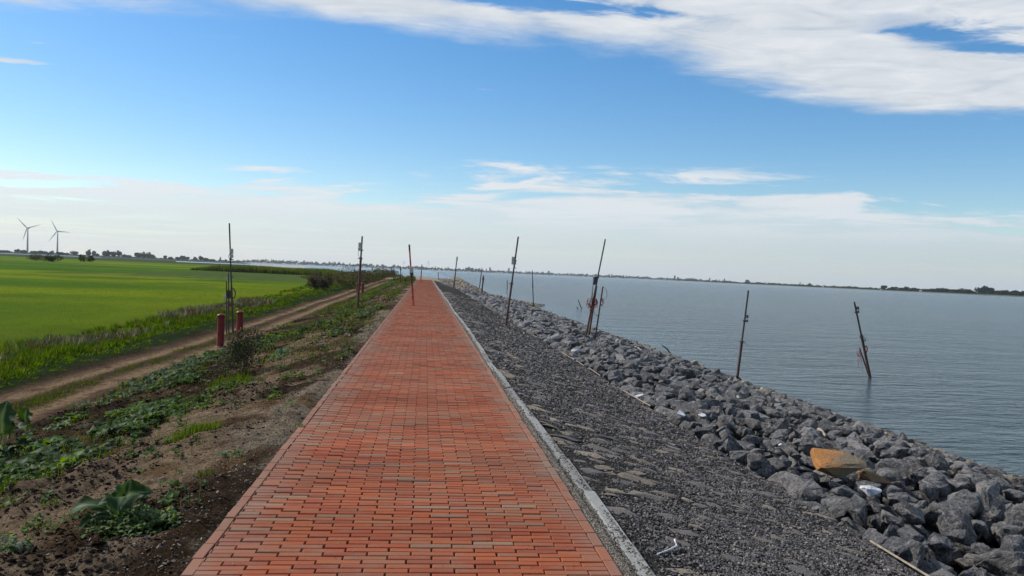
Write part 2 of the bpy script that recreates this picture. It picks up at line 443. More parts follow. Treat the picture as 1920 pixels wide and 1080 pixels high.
def rock_mat(name, k0=1.0):
    m, t, b, _ = new_mat(name)
    at = t.node('ShaderNodeAttribute', attribute_name='tint')
    geo = t.n.new('ShaderNodeNewGeometry'); o = geo.outputs['Position']
    n1 = t.noise(o, 11, 8, 0.7, 0.3); n2 = t.noise(o, 60, 6, 0.72)
    def veins(scale, width, warp):
        wv = t.noise(o, scale * 0.9, 4, 0.6)
        vec = t.n.new('ShaderNodeVectorMath'); vec.operation = 'ADD'
        nn = t.n.new('ShaderNodeTexNoise'); nn.inputs['Scale'].default_value = scale; nn.inputs['Detail'].default_value = 4
        t.l.new(o, nn.inputs['Vector'])
        sc = t.scaled(nn.outputs['Color'], (warp, warp, warp))
        t.l.new(o, vec.inputs[0]); t.l.new(sc, vec.inputs[1])
        vo = t.node('ShaderNodeTexVoronoi', feature='DISTANCE_TO_EDGE'); vo.inputs['Scale'].default_value = scale
        t.l.new(t.scaled(vec.outputs[0], (1.0, 0.6, 1.3)), vo.inputs['Vector'])
        return t.m('MULTIPLY', t.smooth(vo.outputs['Distance'], 0.0, width, 1.0, 0.0), t.smooth(wv, 0.40, 0.58))
    v1 = veins(8.0, 0.085, 0.25); v2 = veins(24, 0.16, 0.10)
    k = t.m('MULTIPLY', t.lin(n1, 0.3, 0.7, 0.3, 1.7), t.lin(n2, 0.3, 0.7, 0.5, 1.6))
    c = t.mixc(1.0, at.outputs['Color'], t.xyz(k, k, k), 'MULTIPLY')
    c = t.mixc(t.m('MULTIPLY', v1, 0.7), c, (0.36, 0.35, 0.335))
    c = t.mixc(t.m('MULTIPLY', v2, 0.6), c, (0.25, 0.243, 0.232))
    c = t.mixc(t.m('MULTIPLY', t.smooth(n2, 0.54, 0.68), t.smooth(n1, 0.46, 0.6)), c, (0.29, 0.282, 0.27))
    sw = t.n.new('ShaderNodeSeparateXYZ'); t.l.new(o, sw.inputs[0])
    wet = t.smooth(t.m('ADD', sw.outputs[2], t.m('MULTIPLY', n1, 0.12)), WATER + 0.10, WATER + 0.20, 0.45, 1.0)
    c = t.mixc(1.0, c, t.xyz(wet, wet, wet), 'MULTIPLY')
    t.l.new(c, b.inputs['Base Color']); b.inputs['Roughness'].default_value = 0.55; b.inputs['Specular IOR Level'].default_value = 0.35
    h = t.m('ADD', t.m('MULTIPLY', n1, 1.0), t.m('MULTIPLY', n2, 0.3))
    t.l.new(bump(t, h, 1.0, 0.09), b.inputs['Normal'])
    return m
M_ROCK = rock_mat('quarry_rock')
M_STONE = tinted('weathered_paving_stone', 14, 0.68, 1.35, 0.85, 0.7, 0.02, 0.3, 8)
M_CHIP = tinted('stone_chips', 60, 0.8, 1.2, 0.8, 0.3, 0.004, 0.4, 3)
M_CLOD = tinted('soil_clods', 70, 0.6, 1.4, 1.0, 0.8, 0.01, 0.02, 4)
M_CONC = tinted('grey_concrete', 22, 0.85, 1.15, 0.85, 0.5, 0.006, 0.3, 7)
M_LEAF = leafmat('weed_leaf', 0.38, 0.58, 0.16)
M_GRASS = leafmat('grass_blade', 0.42, 0.8, 0.04)
M_REED = leafmat('reed_leaf', 0.3, 0.8, 0.03)
M_CROWN = leafmat('tree_foliage', 0.2, 0.8, 0.02)
M_BARK = plain('bark', (0.07, 0.055, 0.042), 0.9)
M_STEM = plain('plant_stem', (0.10, 0.13, 0.05), 0.7)
M_TWIG = plain('dry_twig', (0.09, 0.07, 0.045), 0.85)
M_WOOD = plain('bleached_wood', (0.34, 0.28, 0.21), 0.85, c2=(0.20, 0.16, 0.12), nscale=9)
M_POLE = plain('dark_weathered_steel', (0.035, 0.030, 0.030), 0.55, 0.25, 6, c2=(0.075, 0.040, 0.028))
M_RUST = plain('rust_brown_steel', (0.10, 0.042, 0.026), 0.75, 0.0, 8, c2=(0.05, 0.028, 0.022))
M_ORANGE = plain('orange_red_paint', (0.55, 0.085, 0.022), 0.55, 0.0, 5, c2=(0.20, 0.03, 0.015))
M_RED = plain('dull_red_paint', (0.19, 0.014, 0.010), 0.4, 0.0, 5, c2=(0.12, 0.009, 0.008), spec=0.3)
M_BOX = plain('grey_plastic_box', (0.55, 0.53, 0.48), 0.6, 0.0, 12, c2=(0.40, 0.38, 0.34), spec=0.2)
M_DARKBOX = plain('dark_plastic_box', (0.055, 0.055, 0.06), 0.5)
M_STRAP = plain('steel_strap', (0.10, 0.095, 0.09), 0.5, 0.4)
M_CABLE = plain('black_cable', (0.02, 0.02, 0.022), 0.5)
M_CORD = plain('red_orange_cord', (0.33, 0.05, 0.035), 0.7)
M_TURB = plain('turbine_paint', (0.32, 0.33, 0.36), 0.5, bstr=0.0)
M_TOWER = tinted('far_facade', 0.05, 0.9, 1.1, 0.8, 0.0, 0.0, 0.3)
M_FARROOF = plain('far_roof', (0.16, 0.15, 0.15), 0.8, bstr=0.0)
M_FARLAND = tinted('far_grassland', 0.01, 0.8, 1.2, 1.0, 0.0, 0.0, 0.1)
M_WHITE = plain('white_plastic', (0.75, 0.75, 0.75), 0.5)

# ------------------------------------------------------------------ ground sheet
def geo_axis(a, b, first, ratio, cap=1e9):
    out = [a]; s = first
    while out[-1] < b: out.append(out[-1] + s); s = min(s * ratio, cap)
    return out
xs_ = sorted(set([round(v, 4) for v in np.arange(-9.2, -1.0, 0.05)] + [round(v, 4) for v in np.arange(-1.0, 3.7, 0.12)]
    + [round(v, 4) for v in np.arange(3.7, 12.0, 0.3)] + [round(v, 3) for v in geo_axis(12.0, 9000, 0.4, 1.16)]
    + [round(-v, 3) for v in geo_axis(9.25, 45, 0.09, 1.025)] + [round(-v, 3) for v in geo_axis(46.0, 9000, 1.2, 1.07)]))
ys_ = sorted(set([round(-v, 2) for v in geo_axis(0.5, 9000, 0.5, 1.6)] + [round(v, 3) for v in np.arange(0, 2.5, 0.25)]
    + [round(v, 4) for v in geo_axis(2.5, 300, 0.035, 1.0105)] + [round(v, 2) for v in geo_axis(304, 9000, 4, 1.06)]))
GX, GY = np.meshgrid(np.array(xs_), np.array(ys_))
ny, nx = GX.shape
warp = (fbm(GX * 0.5, GY * 0.25, 3, 3) - 0.5)
Z = H(GX, GY)
soil_m = sstep(-1.12 - GX, 0.0, 0.08) * sstep(GX - track_x(GY) - 0.7, 0, 0.6) * sstep(130 - GY, 0, 10)      # bare slope beside the path
fade = np.clip(1.4 - GY / 70.0, 0.15, 1)
lump = fbm(GX * 1.6, GY * 1.6, 21, 5, 0.55) - 0.5
ridge = np.abs(fbm(GX * 3.1, GY * 2.2, 41, 4) - 0.5)
clod_zone = sstep(fbm(GX * 0.9 + 5, GY * 0.45, 61, 3), 0.42, 0.6) * sstep(-GX, 1.15, 1.6)
Z = Z + soil_m * fade * (lump * 0.20 + (0.12 - ridge) * 0.12 * (0.3 + clod_zone) + (0.25 + clod_zone) * (fbm(GX * 7, GY * 7, 71, 3) - 0.45) * 0.13 + sstep(14 - GY, 0, 6) * (fbm(GX * 9, GY * 9, 77, 2) - 0.5) * 0.05)
# ruts of the vehicle track
tx = track_x(GY)
wob = (fbm(GY * 0.12, GY * 0 + 3, 5, 2) - 0.5) * 0.35
r1 = np.exp(-((GX - tx + 0.50 - wob) / 0.24) ** 2); r2 = np.exp(-((GX - tx - 0.50 - wob) / 0.28) ** 2)
trk = sstep(1.15 - np.abs(GX - tx), 0, 0.35) * sstep(170 - GY, 0, 15)
Z = Z - trk * (r1 + r2) * 0.035 + trk * (fbm(GX * 2.5, GY * 1.2, 9, 4) - 0.5) * 0.05
verge_m = sstep(tx - 0.9 - GX, 0, 0.5) * sstep(GX - meadow_x(GY) + 1.5, 0, 2.5)
Z = Z + verge_m * (fbm(GX * 0.8, GY * 0.5, 13, 3) - 0.45) * 0.35
# colours (albedo)
def blend(C, k, c): return C * (1 - k[..., None]) + np.array(c) * k[..., None]
C = np.zeros(GX.shape + (3,)) + np.array((0.046, 0.029, 0.0165))
nzA = fbm(GX * 0.8, GY * 0.45, 81, 4); nzB = fbm(GX * 2.4, GY * 1.8, 91, 4); nzC = fbm(GX * 0.22, GY * 0.10, 95, 4)
C = blend(C, sstep(nzA, 0.44, 0.62) * 0.85, (0.130, 0.080, 0.042))
C = blend(C, clod_zone * 0.8, (0.024, 0.0165, 0.012))
# sandy grout strip beside the bricks, in patches
edge_w = -0.05 + 0.55 * sstep(fbm(GY * 0.55, GY * 0 + 1.3, 101, 3), 0.46, 0.66)
sand = sstep(GX + 1.12 + edge_w + (nzB - 0.5) * 0.9, -0.05, 0.16) * (GX < -1.0)
C = blend(C, sand * 0.9 * sstep(nzB, .25, .5), (0.19, 0.155, 0.112))
sp2 = sstep(nzB * 0.6 + nzA * 0.4 - 0.12 * np.abs(GX + 2.4), 0.40, 0.5) * soil_m
C = blend(C, sp2 * 0.6, (0.23, 0.170, 0.115))
C = blend(C, trk, (0.062, 0.040, 0.026))
C = blend(C, trk * np.clip(r1 + r2, 0, 1) * sstep(nzB, 0.15, 0.45), (0.24, 0.160, 0.094))
mid_g = trk * np.exp(-((GX - tx) / 0.22) ** 2) * sstep(nzA, 0.54, 0.66)
C = blend(C, mid_g * 0.8, (0.030, 0.045, 0.012))
C = blend(C, verge_m, (0.018, 0.030, 0.008))
# meadow
md = sstep(meadow_x(GY) + 1.2 - GX + (nzB - .5), -0.3, 0.6)
g_a, g_b, g_c = np.array((0.046, 0.100, 0.003)), np.array((0.122, 0.160, 0.003)), np.array((0.022, 0.054, 0.004))
st1 = fbm(GX * 0.018 + 3, GY * 0.035, 111, 4); st2 = fbm(GX * 0.10, GY * 0.05 + 7, 121, 5)
mc = g_a * (1 - sstep(st1, 0.38, 0.62)[..., None]) + g_b * sstep(st1, 0.38, 0.62)[..., None]
mc = mc * (1 - 0.55 * sstep(st2, 0.52, 0.72)[..., None]) + g_c * 0.55 * sstep(st2, 0.52, 0.72)[..., None]
nearedge = sstep(GX - meadow_x(GY) + 14, 0, 14)
mc = mc * (1 - 0.45 * nearedge[..., None]) + np.array((0.098, 0.126, 0.004)) * 0.45 * nearedge[..., None]
C = C * (1 - md[..., None]) + mc * md[..., None]
rough_far = sstep(GY, 520, 640) * md
C = blend(C, rough_far, (0.030, 0.042, 0.012))
C = blend(C, sstep(GY, 640, 1100) * md * sstep(fbm(GX * 0.004, GY * 0.006, 131, 3), 0.35, 0.6), (0.030, 0.040, 0.018))
# water side
C = blend(C, (GX > 1.0) * (GX < 3.62) * 1.0, (0.056, 0.052, 0.048))
C = blend(C, (GX >= 3.62) * 1.0, (0.012, 0.011, 0.010))  # near-black ground under the rocks, shade of their gaps put into the colour
hd = sstep(GY, PATH_END - 2, PATH_END + 1) * (GX > -6) * (GX < 12)
C = blend(C, hd * 0.95, (0.32, 0.26, 0.18))
hd2 = sstep(GY, 84, 112) * (GX > 2.2 + (nzB - .5) * 3) * (GX < 9.6)
C = blend(C, np.clip(hd2 * sstep(nzB, 0.3, 0.5), 0, 1), (0.32, 0.26, 0.18))
C = blend(C, sstep(GY, 130, 150) * (GX < -4) * (GX > -60) * sstep(nzB, 0.3, 0.5), (0.05, 0.07, 0.02))
idx = np.arange(ny * nx).reshape(ny, nx)
Fq = np.stack([idx[:-1, :-1], idx[:-1, 1:], idx[1:, 1:], idx[1:, :-1]], -1).reshape(-1, 4)
ground = obj_np('ground', np.stack([GX, GY, Z], -1).reshape(-1, 3), [Fq], M_GROUND, C.reshape(-1, 3), smooth=True)
tag(ground, 'dam of brown soil with a rutted track and a wide green meadow', kind='structure')
from bisect import bisect
_xa, _ya = np.array(xs_), np.array(ys_)
def GH(x, y):
    """height of the built ground sheet"""
    x = np.atleast_1d(np.asarray(x, float)); y = np.atleast_1d(np.asarray(y, float))
    i = np.clip(np.searchsorted(_xa, x) - 1, 0, nx - 2); j = np.clip(np.searchsorted(_ya, y) - 1, 0, ny - 2)
    fx = (x - _xa[i]) / (_xa[i + 1] - _xa[i]); fy = (y - _ya[j]) / (_ya[j + 1] - _ya[j])
    return (Z[j, i] * (1 - fx) + Z[j, i + 1] * fx) * (1 - fy) + (Z[j + 1, i] * (1 - fx) + Z[j + 1, i + 1] * fx) * fy

# ------------------------------------------------------------------ water
def water_mat():
    m, t, b, _ = new_mat('lake_water')
    geo = t.n.new('ShaderNodeNewGeometry'); o = geo.outputs['Position']
    sp = t.n.new('ShaderNodeSeparateXYZ'); t.l.new(o, sp.inputs[0])
    big = t.noise(t.scaled(o, (0.010, 0.028, 1)), 1.0, 3, 0.5)
    # small wind ripples, calmer in the lee of the rocks
    lee = t.smooth(t.m('ADD', sp.outputs[0], t.m('MULTIPLY', big, 10.0)), 11.0, 24.0, 0.32, 1.0)
    a = t.noise(t.scaled(o, (0.9, 2.4, 1)), 1.0, 4, 0.55, 0.4)
    c = t.noise(t.scaled(o, (3.0, 8.5, 1)), 1.0, 3, 0.5, 0.3)
    d = t.noise(t.scaled(o, (0.16, 0.5, 1)), 1.0, 3, 0.5)
    h = t.m('ADD', t.m('MULTIPLY', a, 0.42), t.m('ADD', t.m('MULTIPLY', c, 0.16), t.m('MULTIPLY', d, 0.7)))
    h = t.m('MULTIPLY', h, lee)
    t.l.new(bump(t, h, 1.0, 1.0), b.inputs['Normal'])
    col = t.mixc(t.smooth(big, 0.35, 0.65), (0.020, 0.046, 0.062), (0.028, 0.054, 0.066))
    t.l.new(col, b.inputs['Base Color'])
    b.inputs['Roughness'].default_value = 0.16
    b.inputs['IOR'].default_value = 1.33; b.inputs['Specular IOR Level'].default_value = 0.30
    return m
wx = np.array([-9000, -3000, -1000, -300, -60, 0, 60, 300, 1000, 3000, 9000.0]); wy = wx.copy()
WX, WY = np.meshgrid(wx, wy); ii = np.arange(121).reshape(11, 11)
water = obj_np('water', np.stack([WX, WY, np.full_like(WX, WATER)], -1).reshape(-1, 3),
    [np.stack([ii[:-1, :-1], ii[:-1, 1:], ii[1:, 1:], ii[1:, :-1]], -1).reshape(-1, 4)], water_mat())
tag(water, 'grey blue lake water with small wind ripples', kind='structure')

# ------------------------------------------------------------------ brick path
path = empty('brick_path'); tag(path, 'long straight path of orange red clay bricks', kind='structure')
BL, BW, JT = 0.2268, 0.0592, 0.005
XL, XR = -1.11, 1.06
EDGE = 0.062                                # width of the lengthwise edge bricks
def brick_template(chip=0.0):
    # top with chamfer and sides, unit size centred, 5 faces of walls + chamfer + top
    V = []; 
    for z, s in ((-0.035, 1.0), (-0.004, 1.0), (0.0, 0.0)):
        for sx, sy in ((-1, -1), (1, -1), (1, 1), (-1, 1)):
            V.append((sx, sy, z, s))
    F = [[8, 9, 10, 11]]
    for k in range(4):
        k2 = (k + 1) % 4
        F.append([k, k2, 4 + k2, 4 + k]); F.append([4 + k, 4 + k2, 8 + k2, 8 + k])
    return V, np.array(F)
BTV, BTF = brick_template()
def brick_geo(L, Wd):
    V = []
    for sx, sy, z, s in BTV:
        c = 0.0 if s == 1.0 else 0.0035
        V.append((sx * (L / 2 - c), sy * (Wd / 2 - c), z))
    return np.array(V)
palette = np.array([0.82, 0.75, 0.56]) * np.array([(0.30, 0.080, 0.044), (0.33, 0.098, 0.050), (0.27, 0.070, 0.042), (0.29, 0.112, 0.074), (0.24, 0.135, 0.110),
                    (0.27, 0.175, 0.150), (0.32, 0.086, 0.044), (0.235, 0.064, 0.042), (0.27, 0.105, 0.072), (0.30, 0.125, 0.075)])
pw = np.array([.21, .17, .15, .11, .06, .025, .125, .07, .06, .02])
rows = []
yrow = 1.5; k = 0
while yrow < PATH_END:
    rows.append((yrow, k)); yrow += BW; k += 1
spec = []                                   # x, y, z, rot, length, width, palette index, zrot
for y0, k in rows:
    off = (k % 2) * BL / 2 + 0.010 * math.sin(y0 * 0.9) + RNG.normal(0, 0.004)
    x = XL + EDGE + 0.002
    x_end = XR - EDGE - 0.002
    first = BL - ((off) % BL) if (off % BL) > 0.03 else BL
    tilt = 0.004 * math.sin(y0 * 0.23 + 1.0)
    while x < x_end - 0.02:
        L = min(first, x_end - x); first = BL
        xc = x + L / 2
        wavey = 0.010 * math.sin(xc * 2.3 + y0 * 0.35) + tilt * xc + 0.008 * math.sin(y0 * 1.3)
        j = int(RNG.choice(len(palette), p=pw))
        gap_ = JT if RNG.random() > 0.22 else JT + RNG.uniform(0.002, 0.008)
        if x_end - x - L < 0.02: gap_ = JT
        spec.append((xc, y0 + wavey + RNG.normal(0, 0.0006), RNG.normal(0, 0.0015), RNG.normal(0, 0.008), L - gap_, BW - 0.0048 + RNG.normal(0, 0.0006), j, 0))
        x += L
for side in (XL + EDGE / 2, XR - EDGE / 2):
    y0 = 1.5
    while y0 < PATH_END:
        j = int(RNG.choice(len(palette), p=pw))
        spec.append((side + RNG.normal(0, 0.003), y0 + BL / 2, RNG.normal(0.001, 0.0015), math.pi / 2 + RNG.normal(0, 0.01), BL - JT, EDGE - 0.004, j, 1)); y0 += BL
spec = np.array(spec)
# the paving is slightly cambered and dips here and there
def path_z(x, y): return 0.012 - 0.010 * (np.asarray(x) / 1.1) ** 2 + 0.010 * (fbm(np.asarray(x) * 0.6, np.asarray(y) * 0.5, 201, 2) - 0.5)
spec[:, 2] += path_z(spec[:, 0], spec[:, 1]) - 0.004
vis = []                                    # size in the picture, to choose the 300 largest
for i, s in enumerate(spec):
    d = np.array([s[0], s[1], s[2] - EYE]); c = RC.T @ d
    px, py = CX + F * c[0] / -c[2], CY - F * c[1] / -c[2]
    if -30 < px < 1950 and py < 1110: vis.append((s[1], i))
vis.sort(); chosen = set(i for _, i in vis[:300])
variants = {}
for i in chosen:
    xc, yc, zc_, rz, L, Wd, j, sd_ = spec[i]
    Lq = round(L / 0.004) * 0.004
    key = (int(j), Lq, int(sd_))
    if key not in variants:
        V = brick_geo(Lq, Wd)
        variants[key] = mesh_np('brick', V, [BTF], M_BRICK, np.tile(palette[int(j)], (len(V), 1)))
    o = bpy.data.objects.new('brick', variants[key]); link(o, path)
    o.location = (xc, yc, zc_); o.rotation_euler = (RNG.normal(0, .006), RNG.normal(0, .003), rz)
rest = np.array([s for i, s in enumerate(spec) if i not in chosen])
bag = Bag(); n = len(rest)
U = np.array([(a, b2, z) for a, b2, z, s in BTV]); ch = np.array([0.0 if s == 1.0 else 0.0035 for *_, s in BTV])
Lh = rest[:, 4] / 2; Wh = rest[:, 5] / 2
Vx = U[None, :, 0] * (Lh[:, None] - ch[None]); Vy = U[None, :, 1] * (Wh[:, None] - ch[None]); Vz = np.broadcast_to(U[None, :, 2], Vx.shape)
cr, sr = np.cos(rest[:, 3])[:, None], np.sin(rest[:, 3])[:, None]
W3 = np.stack([rest[:, 0:1] + Vx * cr - Vy * sr, rest[:, 1:2] + Vx * sr + Vy * cr, rest[:, 2:3] + Vz], -1).reshape(-1, 3)
idxs = (BTF[None] + (np.arange(n) * 12)[:, None, None]).reshape(-1, 4)
cc = palette[rest[:, 6].astype(int)] * (1 + RNG.normal(0, 0.12, (n, 1)))
ob = obj_np('bricks', W3, [idxs], M_BRICK, np.repeat(cc, 12, 0), path); tag(ob, kind='stuff')
# sand bed under the bricks showing dark in the joints
m_joint = plain('joint_sand', (0.020, 0.015, 0.012), 0.95, nscale=60)
yy = np.arange(1.4, PATH_END + 0.01, 1.0); xx = np.linspace(XL + 0.01, XR - 0.01, 4)
A_, B_ = np.meshgrid(xx, yy); q = np.arange(A_.size).reshape(A_.shape)
obj_np('joint_bed', np.stack([A_, B_, path_z(A_, B_) - 0.027], -1).reshape(-1, 3), [np.stack([q[:-1, :-1], q[:-1, 1:], q[1:, 1:], q[1:, :-1]], -1).reshape(-1, 4)], m_joint, None, path)

# ------------------------------------------------------------------ kerb of concrete edging stones
kerb = empty('kerb'); tag(kerb, 'grey concrete kerb between the bricks and the stone slope', kind='structure')
def kx(y): return 1.162 + 0.020 * math.sin(y * 0.35) + 0.012 * math.sin(y * 0.13 + 1) - 0.004 * (y < 6)
y0 = 1.6; ki = 0
km = []
for v in range(4):
    bm = bevel_box(0.086, 1.0, 0.16, 0.007, 1)
    bmesh.ops.subdivide_edges(bm, edges=[e for e in bm.edges if e.calc_length() > 0.5], cuts=6, use_grid_fill=True)
    r_ = random.Random(v)
    for vv in bm.verts:
        if vv.co.z > 0: vv.co += Vector((r_.uniform(-.004, .004), 0, r_.uniform(-.003, .001)))
    Vk, Fk = bm_np(bm)
    km.append(mesh_np('kerb_stone', Vk, [Fk], M_CONC, np.tile(np.array((0.21, 0.208, 0.198)) * (0.82 + 0.10 * v), (len(Vk), 1))))
while y0 < PATH_END - 1:
    o = bpy.data.objects.new('kerb_stone', km[ki % 4]); link(o, kerb)
    o.location = (kx(y0 + 0.5) + RNG.normal(0, .005), y0 + 0.5, -0.085 + RNG.normal(0, .003))
    o.rotation_euler = (RNG.normal(0, .004), RNG.normal(0, .03), -math.atan((kx(y0 + 1) - kx(y0))) + RNG.normal(0, .010)); o.scale = (1, 0.988, 1)
    y0 += 1.0; ki += 1

# ------------------------------------------------------------------ templates for chips, clods and rocks
def hull(rng, npts, sx, sy, sz, box=0.6):
    bm = bmesh.new()
    for _ in range(npts):
        v = rng.normal(0, 1, 3); v /= np.linalg.norm(v)
        q = v / (np.abs(v).max() ** box)                    # between ball and block
        bm.verts.new((q[0] * sx * rng.uniform(.85, 1.1), q[1] * sy * rng.uniform(.85, 1.1), q[2] * sz * rng.uniform(.85, 1.1)))
    r = bmesh.ops.convex_hull(bm, input=bm.verts[:])
    bmesh.ops.delete(bm, geom=list(set(g for g in r['geom_interior'] + r['geom_unused'] if isinstance(g, bmesh.types.BMVert))), context='VERTS')
    bmesh.ops.dissolve_limit(bm, angle_limit=R(14), verts=bm.verts[:], edges=bm.edges[:])
    return bm
rg = np.random.default_rng(5)
CHIPS = [bm_np(hull(rg, 7, 1.0, .8, .55)) for _ in range(6)]
CLODS = [bm_np(hull(rg, 11, 1.0, .9, .65, .2)) for _ in range(5)]
LROCK = [bm_np(hull(rg, 15, 1.0, .8, .62, .55)) for _ in range(14)]
def fine_rock(rng, sx, sy, sz, npts=17):
    bm = hull(rng, npts, sx, sy, sz, .55)
    bmesh.ops.bevel(bm, geom=bm.edges[:], offset=0.055, segments=1, affect='EDGES', clamp_overlap=True)
    for v in bm.verts: v.co += Vector(rng.normal(0, 0.012, 3))
    return bm_np(bm)
FROCK = [fine_rock(rg, 1.0, rg.uniform(.55, .9), rg.uniform(.45, .72), int(rg.integers(11, 20))) for _ in range(22)]
def rough_rock(T, rng):
    V, Fc = T; bm = bmesh.new(); vs = [bm.verts.new(v) for v in V]
    for f in Fc: bm.faces.new([vs[i] for i in f])
    bmesh.ops.subdivide_edges(bm, edges=[e for e in bm.edges if e.calc_length() > .16], cuts=2, use_grid_fill=True)
    bm.normal_update()
    for v in bm.verts:
        a, b_, c = v.co; q = fbm(np.array([a * 3.1 + c * 1.7 + 9]), np.array([b_ * 3.1 - c * 2.3 + 5]), int(rng.integers(3)) + 7, 4)[0] - .5
        v.co += v.normal * q * .16
    return bm_np(bm)
HROCK = [rough_rock(T, rg) for T in FROCK]

def scatter_chips(bag, templ, x, y, size, cols, lift=0.0, zf=None, flat=0.9):
    z = (zf or GH)(x, y)
    pick = RNG.integers(0, len(templ), len(x))
    for t_i, (V, Fc) in enumerate(templ):
        s = pick == t_i; nn = int(s.sum())
        if not nn: continue
        rot = rots(RNG.uniform(0, 6.28, nn), RNG.normal(0, .35, nn), RNG.normal(0, .35, nn))
        sc = size[s][:, None] * np.stack([RNG.uniform(.8, 1.3, nn), RNG.uniform(.8, 1.2, nn), RNG.uniform(.7, 1.1, nn) * flat], -1)
        pos = np.stack([x[s], y[s], z[s] + lift + size[s] * 0.25], -1)
        bag.add_many(V, Fc, pos, rot, sc, cols[s])
def depth_samples(n, y0, y1, p=1.0):
    """more samples near the camera: density ~ 1/y^p"""
    u = RNG.random(n)
    if abs(p - 1) < 1e-6: return y0 * (y1 / y0) ** u
    a = 1 - p; return (y0 ** a + u * (y1 ** a - y0 ** a)) ** (1 / a)

# ------------------------------------------------------------------ stone slope (revetment)
rev = empty('stone_slope'); tag(rev, 'dark slope of old basalt paving stones under grey gravel', kind='structure')
flags = []
tries = 0
cells = {}
while tries < 9000 and len(flags) < 1150:
    tries += 1
    y = float(depth_samples(1, 3.0, 60, 1.25)[0]); 
    x = 1.30 + 2.25 * float(RNG.random() ** (1.5 if y > 6 else 1.25))
    s = RNG.uniform(0.045, 0.125) * (1.25 if x < 2.0 else 0.95) * (1.5 if RNG.random() < .12 else 1)
    ok = True
    for cx_ in (-1, 0, 1):
        for cy_ in (-1, 0, 1):
            for (a, b2, r_) in cells.get((int(x / .3) + cx_, int(y / .3) + cy_), []):
                if ((a - x) / 1.15) ** 2 + ((b2 - y) / 0.75) ** 2 < (r_ + s) ** 2 * 0.9: ok = False
    if not ok: continue
    cells.setdefault((int(x / .3), int(y / .3)), []).append((x, y, s)); flags.append((x, y, s))
flags.sort(key=lambda f: f[1] / f[2])
FL = []
for v in range(18):
    bm = hull(np.random.default_rng(100 + v), 16, 1.15, .68, .28, .5)
    bmesh.ops.bevel(bm, geom=bm.edges[:], offset=0.05, segments=1, affect='EDGES', clamp_overlap=True)
    FL.append(bm_np(bm))
fcols = np.array([1.22, 1.15, 1.08]) * np.array([(0.135, 0.122, 0.105), (0.105, 0.102, 0.100), (0.16, 0.14, 0.115), (0.085, 0.083, 0.085), (0.125, 0.115, 0.108), (0.19, 0.165, 0.13)])
fmesh = [mesh_np('paving_stone', V, [Fc], M_STONE, np.tile(fcols[i % 6], (len(V), 1))) for i, (V, Fc) in enumerate(FL)]
slope_tilt = math.atan(0.205)
bag = Bag()
for i, (x, y, s) in enumerate(flags):
    v = int(RNG.integers(0, 18)); rz = RNG.normal(-0.12, .28)
    z = float(H(x, y)) - s * 0.16 + RNG.uniform(-.006, .016) * (1.4 if x < 1.9 else 1)
    if i < 300:
        o = bpy.data.objects.new('paving_stone', fmesh[v]); link(o, rev)
        o.location = (x, y, z); o.rotation_euler = (RNG.normal(0, .05), slope_tilt + RNG.normal(0, .05), rz); o.scale = (s * RNG.uniform(1, 1.35), s * RNG.uniform(.8, 1.2), s)
    else:
        bag.add_many(FL[v][0], FL[v][1], np.array([[x, y, z]]), rots(np.array([rz]), np.array([0.0]), np.array([slope_tilt])), np.array([[s * 1.2, s, s]]), fcols[[v % 6]])
tag(bag.build('paving_stones', M_STONE, rev), kind='stuff')
bag = Bag()
n = 115000
y = depth_samples(n, 2.9, 48, 2.0); x = RNG.uniform(1.20, 3.85, n)
keep = RNG.random(n) < np.clip(0.20 + (x - 1.15) * 0.75, 0, 1) * (0.4 + 0.9 * sstep(fbm(x * 2.2, y * 2.2, 301, 3), 0.35, 0.6))
x, y = x[keep], y[keep]; n = len(x)
base = np.array([1.32, 1.24, 1.16]) * np.array([(0.070, 0.068, 0.069), (0.048, 0.047, 0.052), (0.10, 0.098, 0.10), (0.12, 0.11, 0.10), (0.035, 0.034, 0.038), (0.19, 0.185, 0.18)])
cols = base[RNG.choice(6, n, p=[.3, .25, .2, .1, .1, .05])]
scatter_chips(bag, CHIPS, x, y, RNG.uniform(.006, .0155, n) * np.clip(y / 7, 1, 3.2), cols, 0.004)
tag(bag.build('gravel', M_CHIP, rev), kind='stuff')
# light sand and grit between bricks and kerb, dark crumbs on the kerb
bag = Bag(); n = 9000
y = depth_samples(n, 3.0, 40, 1.7); x = 1.088 + RNG.normal(0, .022, n)
base = 0.7 * np.array([(0.30, 0.26, 0.21), (0.40, 0.36, 0.30), (0.20, 0.17, 0.14), (0.12, 0.10, 0.09)])
gz = lambda x, y: np.full(len(x), -0.028)
scatter_chips(bag, CHIPS, x, y, RNG.uniform(.003, .008, n) * np.clip(y / 7, 1, 2.6), base[RNG.choice(4, n, p=[.45, .25, .2, .1])], 0.006, gz)
n = 5200; y = depth_samples(n, 3.0, 50, 1.7); x = 1.165 + np.where(RNG.random(n) < .5, -1, 1) * np.abs(.055 - np.abs(RNG.normal(0, .022, n)))
scatter_chips(bag, CHIPS, x, y, RNG.uniform(.004, .010, n), base[RNG.choice(4, n, p=[.25, .1, .25, .4])] * 0.7, 0.0, lambda x, y: np.full(len(x), -0.006))
n = 420; y = depth_samples(n, 3.2, 40, 1.6); x = RNG.uniform(-1.08, 1.04, n)
scatter_chips(bag, CHIPS, x, y, RNG.uniform(.002, .006, n) * np.clip(y / 7, 1, 2), base[RNG.choice(4, n, p=[.3, .25, .15, .3])], 0.0, lambda x, y: path_z(x, y))
tag(bag.build('grit', M_CHIP, kerb), kind='stuff')
yy = np.arange(1.4, PATH_END, 0.5); A_, B_ = np.meshgrid(np.array([1.062, 1.09, 1.13]), yy); q = np.arange(A_.size).reshape(A_.shape)
